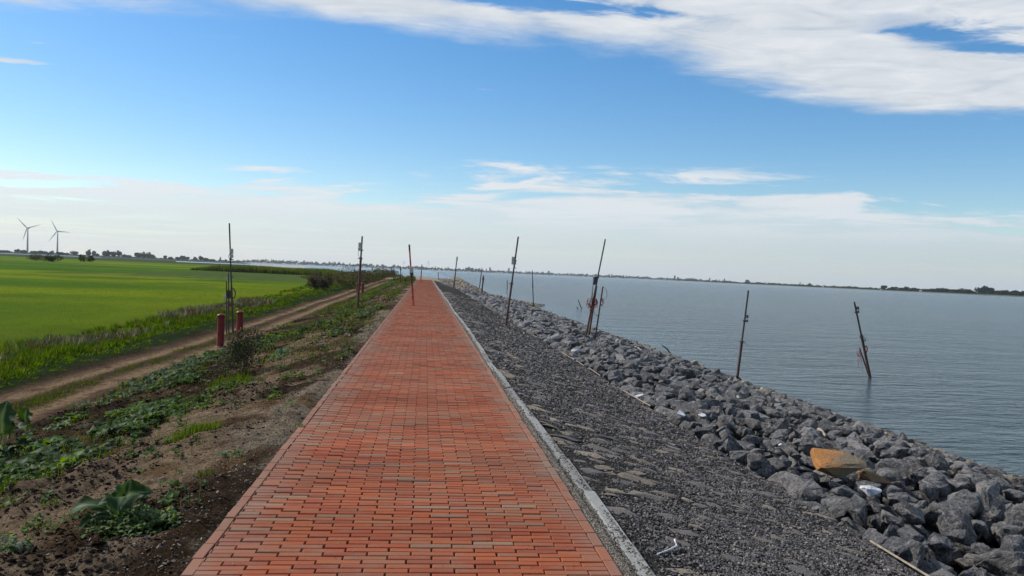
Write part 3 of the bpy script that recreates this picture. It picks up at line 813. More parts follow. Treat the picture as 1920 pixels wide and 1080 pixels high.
grit_bed = obj_np('grit_bed', np.stack([A_, B_, np.full_like(A_, -0.022)], -1).reshape(-1, 3), [np.stack([q[:-1, :-1], q[:-1, 1:], q[1:, 1:], q[1:, :-1]], -1).reshape(-1, 4)],
    plain('pale_sand', (0.17, 0.145, 0.115), 0.95, nscale=50, c2=(0.10, 0.088, 0.07), bstr=0.6), None, kerb)

# ------------------------------------------------------------------ bleached wooden lath along the toe of the slope
edging = empty('timber_edging', (3.6, 20, -0.5), 0, 'thin bleached wooden laths laid end to end where gravel meets the dark rocks', 'edging')
y0 = 3.2; 
while y0 < 48:
    L = RNG.uniform(0.7, 2.2)
    if RNG.random() < 0.45:
        bm = bevel_box(0.013, L, 0.014, 0.002, 1)
        o = bm_obj('lath', bm, M_WOOD, edging)
        o.location = Vector((3.58 + RNG.normal(0, .02), y0 + L / 2, float(H(3.5, y0)) + 0.022)) - edging.location
        o.rotation_euler = (RNG.normal(0, .01), 0.2, RNG.normal(0, .02))
    y0 += L + RNG.uniform(0.02, 0.8)

# ------------------------------------------------------------------ rock armour
armour = empty('rock_armour'); tag(armour, 'bank of dark quarry rocks along the water', kind='structure')
rocks = []
def rock_rows(y0, y1, step_fn, layer):
    y = y0
    while y < y1:
        st = step_fn(y)
        xs_r = shore_x(y)
        x = 3.72
        while x < xs_r + 0.15:
            s = st * (0.34 + 0.62 * RNG.random() ** 1.6)
            if RNG.random() < 0.10: s *= 1.45
            rocks.append([x + RNG.normal(0, st * .22), y + RNG.normal(0, st * .22), s, layer]); x += st * RNG.uniform(.8, 1.15)
        y += st * 0.86
rock_rows(4.2, 30, lambda y: 0.36, 0)
rock_rows(4.3, 30, lambda y: 0.40, 1)
rock_rows(30, 62, lambda y: 0.40, 0)
rock_rows(30, 62, lambda y: 0.46, 1)
rock_rows(62, 108, lambda y: 0.46, 0)
dark = np.array([1.16, 1.07, 0.97]) * np.array([(0.062, 0.063, 0.070), (0.080, 0.082, 0.090), (0.045, 0.046, 0.052), (0.105, 0.106, 0.112), (0.068, 0.067, 0.070), (0.14, 0.14, 0.145)])
tan = np.array([(0.26, 0.19, 0.10), (0.19, 0.15, 0.09), (0.30, 0.235, 0.14), (0.13, 0.11, 0.07)])
arr = []
for (x, y, s, ly) in rocks:
    if x < 3.72 + s * 0.25: x = 3.72 + s * 0.25
    if y > 95 and RNG.random() < (y - 95) / 13: continue
    base_z = float(H(x, y)); xs_r = float(shore_x(y))
    u = (x - 3.7) / (xs_r - 3.7)
    z = base_z + (0.10 if ly == 0 else 0.26 * min(1, (x - 3.6) * 1.2)) * (1 - 0.35 * max(0, u - .75) * 4) + RNG.uniform(-.05, .07)
    if z < WATER - 0.22: continue
    old = (u > 0.90 + RNG.normal(0, .035)) 
    c = tan[RNG.integers(0, 4)] if (old and RNG.random() < 0.75) else dark[RNG.choice(6, p=[.22, .20, .18, .18, .10, .12])]
    if y > 84 and RNG.random() < 0.5: c = tan[RNG.integers(0, 4)] * 0.8
    if old: s *= 0.75
    c = c * RNG.uniform(.62, 1.45)
    arr.append((x, y, z, s, *c))
arr = np.array(arr)
keepout = []                                # room for the singled-out rocks
def near_any(x, y, pts, r):
    return any((x - a) ** 2 + (y - b2) ** 2 < (r * rr) ** 2 for a, b2, rr in pts)
slab_at = hit(1568, 868, 0.42); slab2_at = hit(1645, 888, 0.40)
keepout += [(slab_at.x, slab_at.y, .30), (slab2_at.x, slab2_at.y, .2)]
whites = [(1198, 742, .15, 'white limestone block beside the bleached lath at the foot of the gravel slope'),
          (1281, 776, .16, 'white topped rock lying next to the pointed white shard'),
          (1316, 779, .12, 'pointed white shard standing beside a white topped rock'),
          (1078, 657, .20, 'long white stone in front of the tall leaning poles'),
          (1385, 744, .12, 'flat white stone low on the bank right under the pole at the waterline'),
          (1632, 920, .20, 'flat bright white stone in front of the two rusty slabs'),
          (1733, 908, .13, 'white edged wedge of rock right of the rusty slabs'),
          (1468, 746 + 90, .11, 'small white rock between the gravel slope and the water, behind the rusty slab')]
wpos = [hit(a, b2, 0.33) for a, b2, _, _ in whites]
for p, wt in zip(wpos, whites): keepout.append((p.x, p.y, wt[2] * .8))
arr = np.array([a for a in arr if not (a[2] > H(a[0], a[1]) + 0.12 and near_any(a[0], a[1], keepout, 1.0))])
def proj(P):
    c = RC.T @ (np.asarray(P) - np.array([0, 0, EYE])); return CX + F * c[0] / -c[2], CY - F * c[1] / -c[2]
scr = np.array([(*proj(a[:3]), a[3] / a[1] * (1.3 if a[2] > H(a[0], a[1]) + .12 else .8)) for a in arr])
inview = (scr[:, 0] > -20) & (scr[:, 0] < 1950) & (scr[:, 1] < 1110)
order = np.argsort(-np.where(inview, scr[:, 2], 0)); top300 = set(order[:300].tolist())
rvar = {}
pick = RNG.integers(0, 22, len(arr)); ang = RNG.uniform(0, 6.28, (len(arr), 1))
bag = Bag()
far = arr[:, 1] > 24
tl, rl = RNG.normal(0, .30, len(arr)), RNG.normal(0.1, .30, len(arr)); az = ang[:, 0]
scl = arr[:, 3:4] * 0.60 * np.stack([RNG.uniform(.95, 1.25, len(arr)), RNG.uniform(.85, 1.1, len(arr)), RNG.uniform(.8, 1.15, len(arr))], -1)
for i in top300:
    a = arr[i]; ci = int(np.argmin(np.abs(dark.sum(1) - a[4:7].sum()))); key = (int(pick[i]), ci, bool(a[4] > a[6] * 1.3))
    if key not in rvar:
        V, Fc = HROCK[key[0]]; a = arr[i]; rvar[key] = mesh_np('rock', V, [Fc], M_ROCK, np.tile(a[4:7], (len(V), 1)))
    o = bpy.data.objects.new('rock', rvar[key]); link(o, armour)
    o.location = a[:3]; o.rotation_euler = (tl[i], rl[i], az[i]); o.scale = scl[i]
sel = np.array([i not in top300 for i in range(len(arr))])
for near in (True, False):
    T = FROCK if near else LROCK
    for k, (V, Fc) in enumerate(T):
        s = sel & (far != near) & (pick % len(T) == k)
        if s.any(): bag.add_many(V, Fc, arr[s, :3], rots(az[s], tl[s], rl[s]), scl[s], arr[s, 4:7] * RNG.uniform(.85, 1.15, (int(s.sum()), 1)))
# texture space of the joined rocks is world space, so the material's grain keeps the same size
tag(bag.build('rocks', M_ROCK, armour), kind='stuff')
# the single rocks one can name
def lone_rock(name, P, sc, rot, col, mat, label, seed, cat='rock', group=None, parent=None):
    V, Fc = rough_rock(fine_rock(np.random.default_rng(seed), 1, 1, 1, 11), np.random.default_rng(seed))
    V = V * np.array(sc)
    o = obj_np(name, V, [Fc], mat, np.tile(np.array(col), (len(V), 1)))
    o.location = P; o.rotation_euler = rot
    return tag(o, label, cat, group)
def slab_mat():
    m, t, b, _ = new_mat('rusty_slab')
    tcn = t.n.new('ShaderNodeTexCoord'); o = tcn.outputs['Object']
    n1 = t.noise(o, 8, 8, 0.7, 0.4); n2 = t.noise(o, 45, 6, 0.68)
    sp_ = t.n.new('ShaderNodeSeparateXYZ'); t.l.new(o, sp_.inputs[0])
    f = t.smooth(t.m('ADD', t.m('MULTIPLY', sp_.outputs[0], -1.3), n1), 0.35, 0.62)
    c = t.mixc(f, (0.19, 0.155, 0.10), (0.44, 0.19, 0.05))
    c = t.mixc(t.smooth(n2, 0.5, 0.75, 0, 0.5), c, (0.30, 0.085, 0.025))
    t.l.new(c, b.inputs['Base Color']); b.inputs['Roughness'].default_value = 0.85
    t.l.new(bump(t, t.m('ADD', n2, n1), 1.0, 0.03), b.inputs['Normal'])
    return m
M_SLAB = slab_mat()
def slab(name, P, outline, thick, rot, label, mat=None):
    bm = bmesh.new()
    vs = [bm.verts.new((a, b2, 0)) for a, b2 in outline]; f = bm.faces.new(vs)
    ex = bmesh.ops.extrude_face_region(bm, geom=[f]); nv = [g for g in ex['geom'] if isinstance(g, bmesh.types.BMVert)]
    for v in nv: v.co.z += thick; v.co.x *= .97; v.co.y *= .97
    bmesh.ops.bevel(bm, geom=bm.edges[:], offset=0.006, segments=1, affect='EDGES', clamp_overlap=True)
    bmesh.ops.recalc_face_normals(bm, faces=bm.faces[:])
    o = bm_obj(name, bm, mat or M_SLAB); o.location = P; o.rotation_euler = rot
    return tag(o, label, 'slab')
def broken_slab(P, dims, rot, label, mat, seed):
    T = rough_rock(fine_rock(np.random.default_rng(seed), 1, 1, 1, 13), np.random.default_rng(seed))
    V = T[0] * np.array(dims)
    V[:, 2] = np.clip(V[:, 2], -dims[2], dims[2] * .45) + T[0][:, 2] * .012          # split along a flat bed
    o = obj_np('stone_slab', V, [T[1]], mat, np.tile((.2, .15, .1), (len(V), 1)))
    o.location = P; o.rotation_euler = rot
    return tag(o, label, 'slab')
broken_slab(slab_at + Vector((0, 0.05, 0.0)), (.29, .20, .10), (R(24), R(8), R(-30)), 'large flat rusty orange slab lying on the dark rocks', M_SLAB, 44)
broken_slab(slab2_at + Vector((0.0, 0.05, -0.03)), (.20, .10, .09), (R(14), R(14), R(-22)), 'smaller wedge shaped tan slab just right of the big rusty orange slab',
            plain('tan_sandstone', (0.16, 0.12, 0.07), 0.85, nscale=14, c2=(0.22, 0.12, 0.055), bstr=0.8, bdist=0.02), 907)
for (a, b2, s, lab), p, sdn in zip(whites, wpos, range(50, 70)):
    lone_rock('white_rock', p + Vector((0, 0, 0.0)), (s * .50, s * .42, s * .24), (R(8), R(6), random.uniform(-.6, .6)), (0.46, 0.46, 0.48), M_STONE, lab, sdn)
for (px, py, s, lab) in [(1466, 741, .10, 'little rock poking out of the water near the leaning poles, closest to the shore'),
                         (1612, 796, .12, 'little dark rock alone in the water under the tilted pole'),
                         (1545, 842, .10, 'flat wet rock at the edge of the shallows')]:
    p = hit(px, py); p.z = WATER
    lone_rock('water_rock', p, (s * 1.4, s, s * .5), (0, 0, random.uniform(0, 3)), (0.08, 0.065, 0.045), M_STONE, lab, int(px))
# rubble spit running into the water beside the far end of the bank
bag = Bag(); n = 260
y = RNG.uniform(80, 90, n); x = shore_x(y) + RNG.uniform(-1.8, 1.0, n) * np.clip(1 - np.abs(y - 84) / 7, .2, 1)
V, Fc = LROCK[0]; z = np.maximum(H(x, y) + .05, WATER - .02)
for k in range(14):
    s = np.arange(n) % 14 == k; m_ = int(s.sum())
    bag.add_many(LROCK[k][0], LROCK[k][1], np.stack([x[s], y[s], z[s]], -1), rots(RNG.uniform(0, 6, m_), RNG.normal(0, .3, m_)), np.full((m_, 3), .18) * RNG.uniform(.6, 1.3, (m_, 1)), tan[RNG.integers(0, 4, m_)])
# old tan stones washed by the water along the whole shore line
n = 900; y = depth_samples(n, 8, 100, 1.1); x = shore_x(y) + RNG.normal(-.05, .28, n); ss = RNG.uniform(.05, .17, n) * np.clip(y / 20, 1, 1.6)
for k in range(14):
    s = np.arange(n) % 14 == k; m_ = int(s.sum())
    bag.add_many(LROCK[k][0], LROCK[k][1], np.stack([x[s], y[s], WATER + .05 + (shore_x(y[s]) - x[s]) * .22], -1), rots(RNG.uniform(0, 6, m_), RNG.normal(0, .2, m_)), ss[s][:, None] * np.array([[1.2, 1, .6]]), np.vstack([tan, dark[:2] * 1.2])[RNG.integers(0, 6, m_)])
# light rubble on the dam head
n = 900; y = RNG.uniform(96, 150, n); x = RNG.uniform(2.5, 9.5, n)
for k in range(14):
    s = np.arange(n) % 14 == k; m_ = int(s.sum())
    cc2 = np.vstack([tan * 1.1, dark])[RNG.integers(0, 8, m_)]
    bag.add_many(LROCK[k][0], LROCK[k][1], np.stack([x[s], y[s], H(x[s], y[s]) + .04], -1), rots(RNG.uniform(0, 6, m_), RNG.normal(0, .3, m_)), np.full((m_, 3), .16) * RNG.uniform(.5, 1.3, (m_, 1)), cc2)
tag(bag.build('rubble', M_ROCK, armour), kind='stuff')
# sticks on the bank
def stick(p1, p2, r, mat, label, bend=0.0):
    a, b2 = Vector(p1), Vector(p2); mid = (a + b2) / 2 + Vector((0, 0, bend))
    V, Fs = tube([a - a, mid - a, b2 - a], [r, r * .9, r * .5], 7)
    o = obj_np('stick', V, Fs, mat); o.location = a
    return tag(o, label, 'stick')
stick(hit(1191, 650, .35), hit(1206, 660, .35), .03, M_WOOD, 'short pale driftwood stick on the rocks near the leaning poles', .03)
p = hit(1262, 667); stick(p + Vector((0, 0, -.1)), p + Vector((-.45, .2, .42)), .035, M_POLE, 'dark broken stump sticking up at the water edge behind the tan rocks', .1)
stick(hit(1535, 805, .3), hit(1548, 818, .3), .03, M_WOOD, 'pale stick lying on the rocks next to the shallow water', .02)
# white plastic strip on the gravel
a = hit(1232, 1044); b2 = hit(1268, 1033)
V, Fs = tube([(0, 0, .015), tuple((b2 - a) * .6 + Vector((0, 0, .02))), tuple((b2 - a) + Vector((0, 0, .03))), tuple((b2 - a) + Vector((0.005, .05, .05)))], [.004, .004, .006, .008], 6)
o = obj_np('plastic_strip', V, Fs, M_WHITE); o.location = a
tag(o, 'thin white bent plastic strip on the dark gravel near the kerb', 'litter')

# ------------------------------------------------------------------ soil clods, pebbles
bag = Bag(); n = 60000
y = depth_samples(n, 3.2, 60, 1.5); x = -1.12 - RNG.random(n) ** 0.9 * 4.8
kz = sstep(fbm(x * 0.9 + 5, y * 0.45, 61, 3), 0.40, 0.58) * sstep(-x, 1.2, 1.6)
keep = RNG.random(n) < 0.16 + 0.9 * kz; x, y, kz = x[keep], y[keep], kz[keep]; n = len(x)
size = np.clip(RNG.lognormal(-4.85, .5, n), .005, .026) * (0.7 + 0.6 * kz) * np.clip(y / 10, 1, 1.8)
base = np.array([(0.028, 0.019, 0.014), (0.040, 0.027, 0.019), (0.020, 0.014, 0.011), (0.062, 0.043, 0.030)])
scatter_chips(bag, CLODS, x, y, size, base[RNG.choice(4, n, p=[.35, .3, .2, .15])], 0.0, None, 0.85)
tag(bag.build('soil_clods', M_CLOD, ground), kind='stuff')
bag = Bag(); n = 5500
y = depth_samples(n, 3.2, 40, 1.5); x = -1.10 - np.abs(RNG.normal(0, .45, n))
base = np.array([(0.13, 0.105, 0.080), (0.09, 0.07, 0.052), (0.32, 0.28, 0.22), (0.07, 0.052, 0.038)])
scatter_chips(bag, CHIPS, x, y, np.clip(RNG.lognormal(-5.1, .45, n), .003, .022) * np.clip(y / 9, 1, 2), base[RNG.choice(4, n, p=[.42, .3, .03, .25])])
tag(bag.build('pebbles', M_CHIP, ground), kind='stuff')

# ------------------------------------------------------------------ leaves
def leaf_mesh(L, Wd, seed, droop=1.0, curl=0.25, petiole=0.25, nu=16, nv=4, ruffle=0.30, col=(0.05, 0.10, 0.04), rib=(0.16, 0.22, 0.10)):
    """a broad leaf growing along +Y from the origin, rising then drooping"""
    rr = np.random.default_rng(seed); V = []; Cc = []
    ang = 0.75; P = np.array([0.0, 0.0]); ph = rr.uniform(0, 6.28)
    for i in range(nu + 1):
        t_ = i / nu
        wv = 0.0 if t_ < petiole else math.sin(min(1, ((t_ - petiole) / (1 - petiole))) ** 0.62 * math.pi)
        wv = max(wv ** 0.7 if wv > 0 else 0, 0.05 if t_ < 0.98 else 0.03) * Wd
        a = ang - droop * 1.5 * t_ ** 1.3
        P = P + np.array([math.cos(a), math.sin(a)]) * L / nu
        for j in range(-nv, nv + 1):
            s_ = j / nv
            lob = 1 + ruffle * (.9 * math.sin(t_ * 38 + ph) * (1 - t_) + .5 * math.sin(t_ * 61 + ph * 2))
            zz = abs(s_) * wv * curl + ruffle * wv * math.sin(t_ * 13 + ph + s_ * 2) * abs(s_)
            V.append((s_ * wv * (lob if abs(s_) > .5 else 1), P[0] - zz * math.sin(a) * 0.6, P[1] + zz * math.cos(a)))
            k_ = 0.75 * max(0, 1 - abs(s_) * 4.5) if t_ > petiole else 0.5
            side = 1.0 + 0.07 * math.sin(t_ * 34 - abs(s_) * 9)
            Cc.append(np.array(col) * side * (1 - k_) + np.array(rib) * k_)
    m_ = 2 * nv + 1
    Fq_ = np.array([[i * m_ + j, i * m_ + j + 1, (i + 1) * m_ + j + 1, (i + 1) * m_ + j] for i in range(nu) for j in range(m_ - 1)])
    return np.array(V), Fq_, np.array(Cc)
def broad_plant(name, P, leaves, label, cat='plant', small=0, small_r=0.12, colr=(0.022, 0.052, 0.016), group=None, stem=None):
    """leaves: (azimuth deg, lean deg, length, width, droop, height, seed)"""
    root = empty(name, P, 0, label, cat, group)
    for (azd, lean, L, Wd, dr, hgt, sdn, *rl_) in leaves:
        V, Fq_, Cc = leaf_mesh(L, Wd, sdn, dr, 0.22, 0.28, col=np.array(colr) * np.random.default_rng(sdn).uniform(.75, 1.35))
        o = obj_np('leaf', V, [Fq_], M_LEAF, Cc, root, True)
        o.rotation_euler = (R(lean), R(rl_[0] if rl_ else 0), R(-azd)); o.location = (0, 0, hgt)
    if stem:
        V, Fs = tube([(0, 0, -.03), (0.01, 0, stem * .5), (0, 0.01, stem)], [.012, .010, .007], 6)
        obj_np('stem', V, Fs, M_STEM, None, root, True)
    if small:
        bg = Bag()
        for q_ in range(small):
            r_ = small_r * math.sqrt(RNG.random()); a = RNG.uniform(0, 6.28); 
            V, Fq_, Cc = leaf_mesh(RNG.uniform(.03, .07), RNG.uniform(.010, .022), int(RNG.integers(1e6)), RNG.uniform(.3, 1.3), .2, .2, 4, 1, col=np.array((0.032, 0.070, 0.010)) * RNG.uniform(.5, 1.4))
            ro = rots(np.array([RNG.uniform(0, 6.28)]), np.array([RNG.normal(0, .4)]))[0]
            bg.add(V @ ro.T + np.array([r_ * math.cos(a), r_ * math.sin(a), RNG.uniform(.0, .15) * (1 - r_ / small_r * .6)]), [Fq_], Cc)
        tag(bg.build('small_leaves', M_LEAF, root), kind='stuff')
    return root
def gp(px, py, lift=0.0):
    p = hit(px, py); p.z = float(GH(p.x, p.y)[0]) + lift; return p
# big foreground plant
P0 = gp(232, 1000)
broad_plant('broadleaf_plant', P0, [
    (-88, 16, .38, .055, 1.5, .06, 1, -25), (-116, 6, .28, .048, 1.4, .04, 2, -10), (88, 36, .26, .085, .8, .18, 3, 60), (60, 44, .20, .055, 1.3, .14, 4, 35),
    (-25, 44, .20, .050, 1.2, .12, 5), (-60, 38, .20, .045, 1.5, .10, 6, -20), (172, 34, .25, .080, 1.9, .13, 7), (140, 14, .18, .045, 1.6, .06, 8),
    (85, 15, .20, .040, 1.4, .05, 9), (105, 5, .18, .040, 1.3, .03, 10), (-150, 10, .18, .038, 1.5, .04, 12), (20, 60, .17, .045, .9, .13, 15, 20),
    (10, 34, .16, .042, 1.2, .10, 13), (125, 30, .15, .035, 1.3, .06, 14), (-100, 30, .17, .04, 1.3, .12, 16, -30), (-10, 70, .15, .05, .7, .15, 17, 10)],
    'big grey green cabbage leaved plant nearest the camera on the dark soil', small=420, small_r=.20, stem=.14)
# the curled clump to its right
P1 = gp(285, 1003)
broad_plant('herb_clump', P1, [(60, 10, .13, .035, 1.3, .02, 21), (100, 20, .14, .03, 1.2, .02, 22), (20, 30, .12, .03, 1.1, .02, 23), (-40, 20, .10, .03, 1.1, .02, 24)],
    'low fresh green clump tucked against the right side of the cabbage leaved plant', small=240, small_r=.14, colr=(0.02, 0.048, 0.012))
P2 = gp(14, 1046)
broad_plant('withered_plant', P2, [(a_, random.uniform(0, 25), random.uniform(.14, .22), .032, 1.4, .02, 30 + i) for i, a_ in enumerate((20, 60, 95, 130, -20, -70, 170, -120))],
    'wilted grey leaved plant at the bottom left edge of the soil', small=60, small_r=.12, colr=(0.05, 0.065, 0.04))
P3 = gp(46, 856)
broad_plant('broadleaf_plant', P3, [(20, 50, .26, .11, .1, .30, 41), (-10, 60, .20, .06, .7, .25, 42), (130, 30, .20, .05, 1.0, .15, 43), (-80, 25, .20, .06, 1.0, .12, 44), (80, 10, .22, .06, 1.2, .1, 45)],
    'tall stalked plant holding one round upright leaf against the tan track', small=80, small_r=.18, stem=.34, colr=(0.020, 0.05, 0.010))
P4 = gp(4, 872)
broad_plant('broadleaf_plant', P4, [(0, 62, .50, .15, .6, .18, 51), (-40, 45, .45, .13, .8, .15, 52), (60, 35, .42, .11, 1.0, .14, 53), (100, 15, .36, .09, 1.1, .1, 54), (170, 20, .34, .10, 1.2, .1, 55), (-100, 20, .4, .1, 1.1, .1, 56), (140, 8, .3, .08, 1.2, .08, 57)],
    'large dark leaved plant cut by the left edge of the picture', small=80, small_r=.25, stem=.2, colr=(0.018, 0.040, 0.014))

# ground weeds in patches (rosettes of broad leaves) -----------------------------------------------
SL = [leaf_mesh(1.0, .33, 900 + i, 1.0 + .1 * i, .25, .2, 5, 1, .38, col=(1, 1, 1), rib=(1.6, 1.5, 1.6)) for i in range(6)]
WB = []
def rosettes(bag, px, py, rx, ry, n, size, col, leaves=8):
    """a patch of small plants around a point of the slope; rx, ry in metres"""
    c = hit(px, py)
    for _ in range(n):
        a, r_ = RNG.uniform(0, 6.28), math.sqrt(RNG.random())
        x = c.x + math.cos(a) * r_ * rx; y = c.y + math.sin(a) * r_ * ry
        z = float(GH(x, y)[0]); s = size * RNG.uniform(.55, 1.3); cc_ = np.array(col) * RNG.uniform(.6, 1.5) * np.array([1, RNG.uniform(.88, 1.12), RNG.uniform(.7, 1.3)])
        m_ = leaves + int(RNG.integers(-2, 3))
        for _q in range(7): WB.append((x + RNG.normal(0, size), y + RNG.normal(0, size), size * RNG.uniform(.3, 1.5)))
        for k in range(6):
            kk = [q for q in range(m_) if q % 6 == k]
            if not kk: continue
            V, Fq_, Cc = SL[k]
            az_ = np.array([6.28 * q / m_ + RNG.normal(0, .3) for q in kk]); m2 = len(kk)
            rot = rots(az_, RNG.uniform(-.1, .75, m2)); sc_ = s * RNG.uniform(.6, 1.15, (m2, 1)) * np.ones((1, 3))
            n0 = len(bag.V); bag.add_many(V, Fq_, np.tile([[x, y, z + .005 + s * RNG.uniform(0, .3)]], (m2, 1)), rot, sc_, np.tile(cc_, (m2, 1)))
            bag.C[-1] = bag.C[-1] * np.tile(Cc, (m2, 1)) * RNG.uniform(.8, 1.25, (1, 1))
bag = Bag()
G1, G2, G3 = (0.022, 0.050, 0.010), (0.040, 0.078, 0.010), (0.046, 0.072, 0.032)
patches = [
    (60, 860, .95, 1.0, 60, .17, G1), (120, 868, .55, .7, 44, .14, G3), (40, 905, .7, .6, 60, .11, G2), (90, 890, .6, .5, 40, .12, G2), (10, 900, .5, .5, 30, .15, G1),
    (165, 850, .4, .5, 22, .11, G1), (85, 815, .35, .6, 18, .12, G3), (120, 800, .3, .5, 12, .12, G2),
    (215, 825, .45, .6, 26, .11, G1), (262, 800, .45, .9, 48, .15, G1), (285, 775, .5, .9, 56, .16, G1), (250, 775, .3, .7, 26, .14, G2), (310, 790, .4, .7, 24, .12, G1),
    (340, 775, .5, .8, 18, .10, G2), (365, 760, .4, .8, 18, .10, G1), (245, 742, .5, 1.0, 44, .16, G3), (285, 722, .55, 1.1, 56, .17, G3), (330, 700, .6, 1.2, 56, .17, G3),
    (375, 683, .6, 1.4, 60, .17, G3), (405, 670, .7, 1.2, 56, .17, G1), (330, 725, .5, 1.0, 34, .14, G1), (360, 715, .4, 1.0, 20, .13, G2), (170, 768, .35, .6, 18, .13, G3),
    (440, 660, .9, 1.8, 70, .17, G1), (480, 650, .9, 2.0, 70, .17, G1), (505, 640, .9, 2.2, 60, .16, G2), (395, 745, .4, .8, 16, .10, G1), (425, 735, .45, .9, 20, .09, G2),
    (520, 676, .3, .6, 10, .16, G3), (540, 640, .7, 2.4, 36, .16, G1), (575, 675, .2, .4, 5, .14, G3), (500, 712, .6, .8, 14, .08, G1), (550, 708, .4, .6, 8, .07, G2),
    (630, 588, .6, 3.0, 30, .18, G2), (640, 600, .45, 2.2, 26, .18, G1), (655, 575, .7, 4, 44, .18, G2), (640, 630, .25, .8, 12, .16, G3), (690, 590, .45, 2.5, 34, .18, G3), (705, 583, .35, 2.0, 26, .17, G3),
    (600, 608, .3, 1.4, 12, .18, G1), (565, 620, .4, 1.2, 12, .17, G1), (535, 596 + 18, .3, 1.5, 10, .18, G2), (650, 672, .16, .4, 6, .10, G1), (620, 612, .3, 1.2, 12, .16, G2),
    (575, 705, .25, .3, 4, .06, G2), (700, 548, .9, 9, 90, .22, G2), (720, 538, .7, 10, 90, .24, G2), (735, 530, .6, 12, 90, .26, G3), (680, 562, .7, 6, 60, .20, G2), (750, 526, .5, 14, 70, .28, G2),
    (660, 583, .7, 5, 50, .18, G1), (765, 533, .18, 6, 26, .24, G3), (150, 985, .3, .1, 0, .06, G2), (60, 990 - 45, .15, .1, 5, .05, G2), (560, 800, .1, .1, 2, .05, G2), (395, 915, .10, .06, 3, .04, G2), (330, 880, .3, .2, 3, .04, G2)]
for p_ in patches: rosettes(bag, p_[0], p_[1], p_[2] * .8, p_[3] * .85, int(p_[4] * .46 + .5), p_[5] * .92, *p_[6:])
n = 420
for _ in range(n):                                  # single seedlings strewn over the slope
    y = float(depth_samples(1, 5, 90, 1.0)[0]); x = -1.3 - 4.3 * RNG.random()
    cpt = proj((x, y, float(H(x, y))))
    rosettes(bag, *cpt, .02, .02, 1, .045 + .05 * RNG.random() + y * .0012, (G1, G2, G3)[int(RNG.integers(3))], 6)
weeds = bag.build('ground_weeds', M_LEAF, None, True); tag(weeds, 'patchy green broad leaved weeds over the brown slope left of the path', 'weeds', kind='stuff')

# ------------------------------------------------------------------ grass blades
WB = np.array(WB)
BLV = np.array([(-.5, 0, 0), (.5, 0, 0), (-.36, .10, .5), (.36, .10, .5), (0, .38, 1.0)]); 
BLQ = np.array([[0, 1, 3], [0, 3, 2], [2, 3, 4]])
def blades(bag, x, y, h, wd, cols, z=None):
    n = len(x); z = GH(x, y) if z is None else z
    sc_ = np.stack([wd, h * RNG.uniform(.3, 1.4, n), h], -1)
    bag.add_many(BLV, BLQ, np.stack([x, y, z - .01], -1), rots(RNG.uniform(0, 6.28, n), RNG.normal(0, .16, n)), sc_, cols)
def pal(cols, n, p=None):
    c = np.array(cols)[RNG.choice(len(cols), n, p=p)]; return c * RNG.uniform(.7, 1.35, (n, 1))
bag = Bag(); nc = 9500
y = depth_samples(nc, 9, 135, 1.3); tw = track_x(y) - 1.0; xm_ = meadow_x(y)
u = RNG.random(nc) ** 0.9; x = tw - u * (tw - xm_ + 1.2) + (fbm(y * .5, y * 0, 401, 3) - .5) * .7
big = fbm(x * 0.45, y * 0.16, 411, 3)
keep = RNG.random(nc) < np.clip(.25 + u * 2.2, 0, 1) * np.clip(.35 + 2.2 * (big - .3), .3, 1); x, y, u, big = x[keep], y[keep], u[keep], big[keep]; nc = len(x)
hc = (.07 + .17 * sstep(u, 0.0, .6)) * RNG.uniform(.45, 1.35, nc) * (0.45 + big * 1.1)
ckind = np.array([(0.036, 0.088, 0.006), (0.024, 0.062, 0.006), (0.058, 0.110, 0.010), (0.018, 0.045, 0.006), (0.075, 0.085, 0.028)])[RNG.choice(5, nc, p=[.3, .27, .2, .15, .08])]
sil = RNG.random(nc) < .95 * sstep(u, .42, .62) * sstep(fbm(x * .35, y * .10, 421, 2), .36, .50) * sstep(80 - y, 0, 20)
skind = np.array([(0.07, 0.082, 0.05), (0.035, 0.042, 0.022), (0.11, 0.115, 0.08), (0.06, 0.04, 0.024)])[RNG.choice(4, nc)]
ckind = np.where(sil[:, None], skind, ckind); hc = hc * np.where(sil, 1.5, 1)
m_ = 13; rep_ = lambda a: np.repeat(a, m_, 0); n = nc * m_
spread = rep_(.04 + hc * .30); aa = RNG.uniform(0, 6.28, n); rr2 = spread * np.sqrt(RNG.random(n))
xb, yb = rep_(x) + np.cos(aa) * rr2, rep_(y) + np.sin(aa) * rr2
hh = rep_(hc) * RNG.uniform(.5, 1.15, n); wd = np.clip(.010 + yb * .0006, .012, .05) * np.where(rep_(sil), 1.5, 1)
sc_ = np.stack([wd, hh * RNG.uniform(.5, 1.9, n), hh], -1)
zz = GH(xb, yb)
bag.add_many(BLV, BLQ, np.stack([xb, yb, zz - .01], -1), rots(aa - math.pi / 2 + RNG.normal(0, .5, n), RNG.normal(-.12, .15, n)), sc_, rep_(ckind) * RNG.uniform(.6, 1.4, (n, 1)))
tag(bag.build('verge_grass', M_GRASS), 'rank green and silvery grass between the dirt track and the meadow', 'grass', kind='stuff')
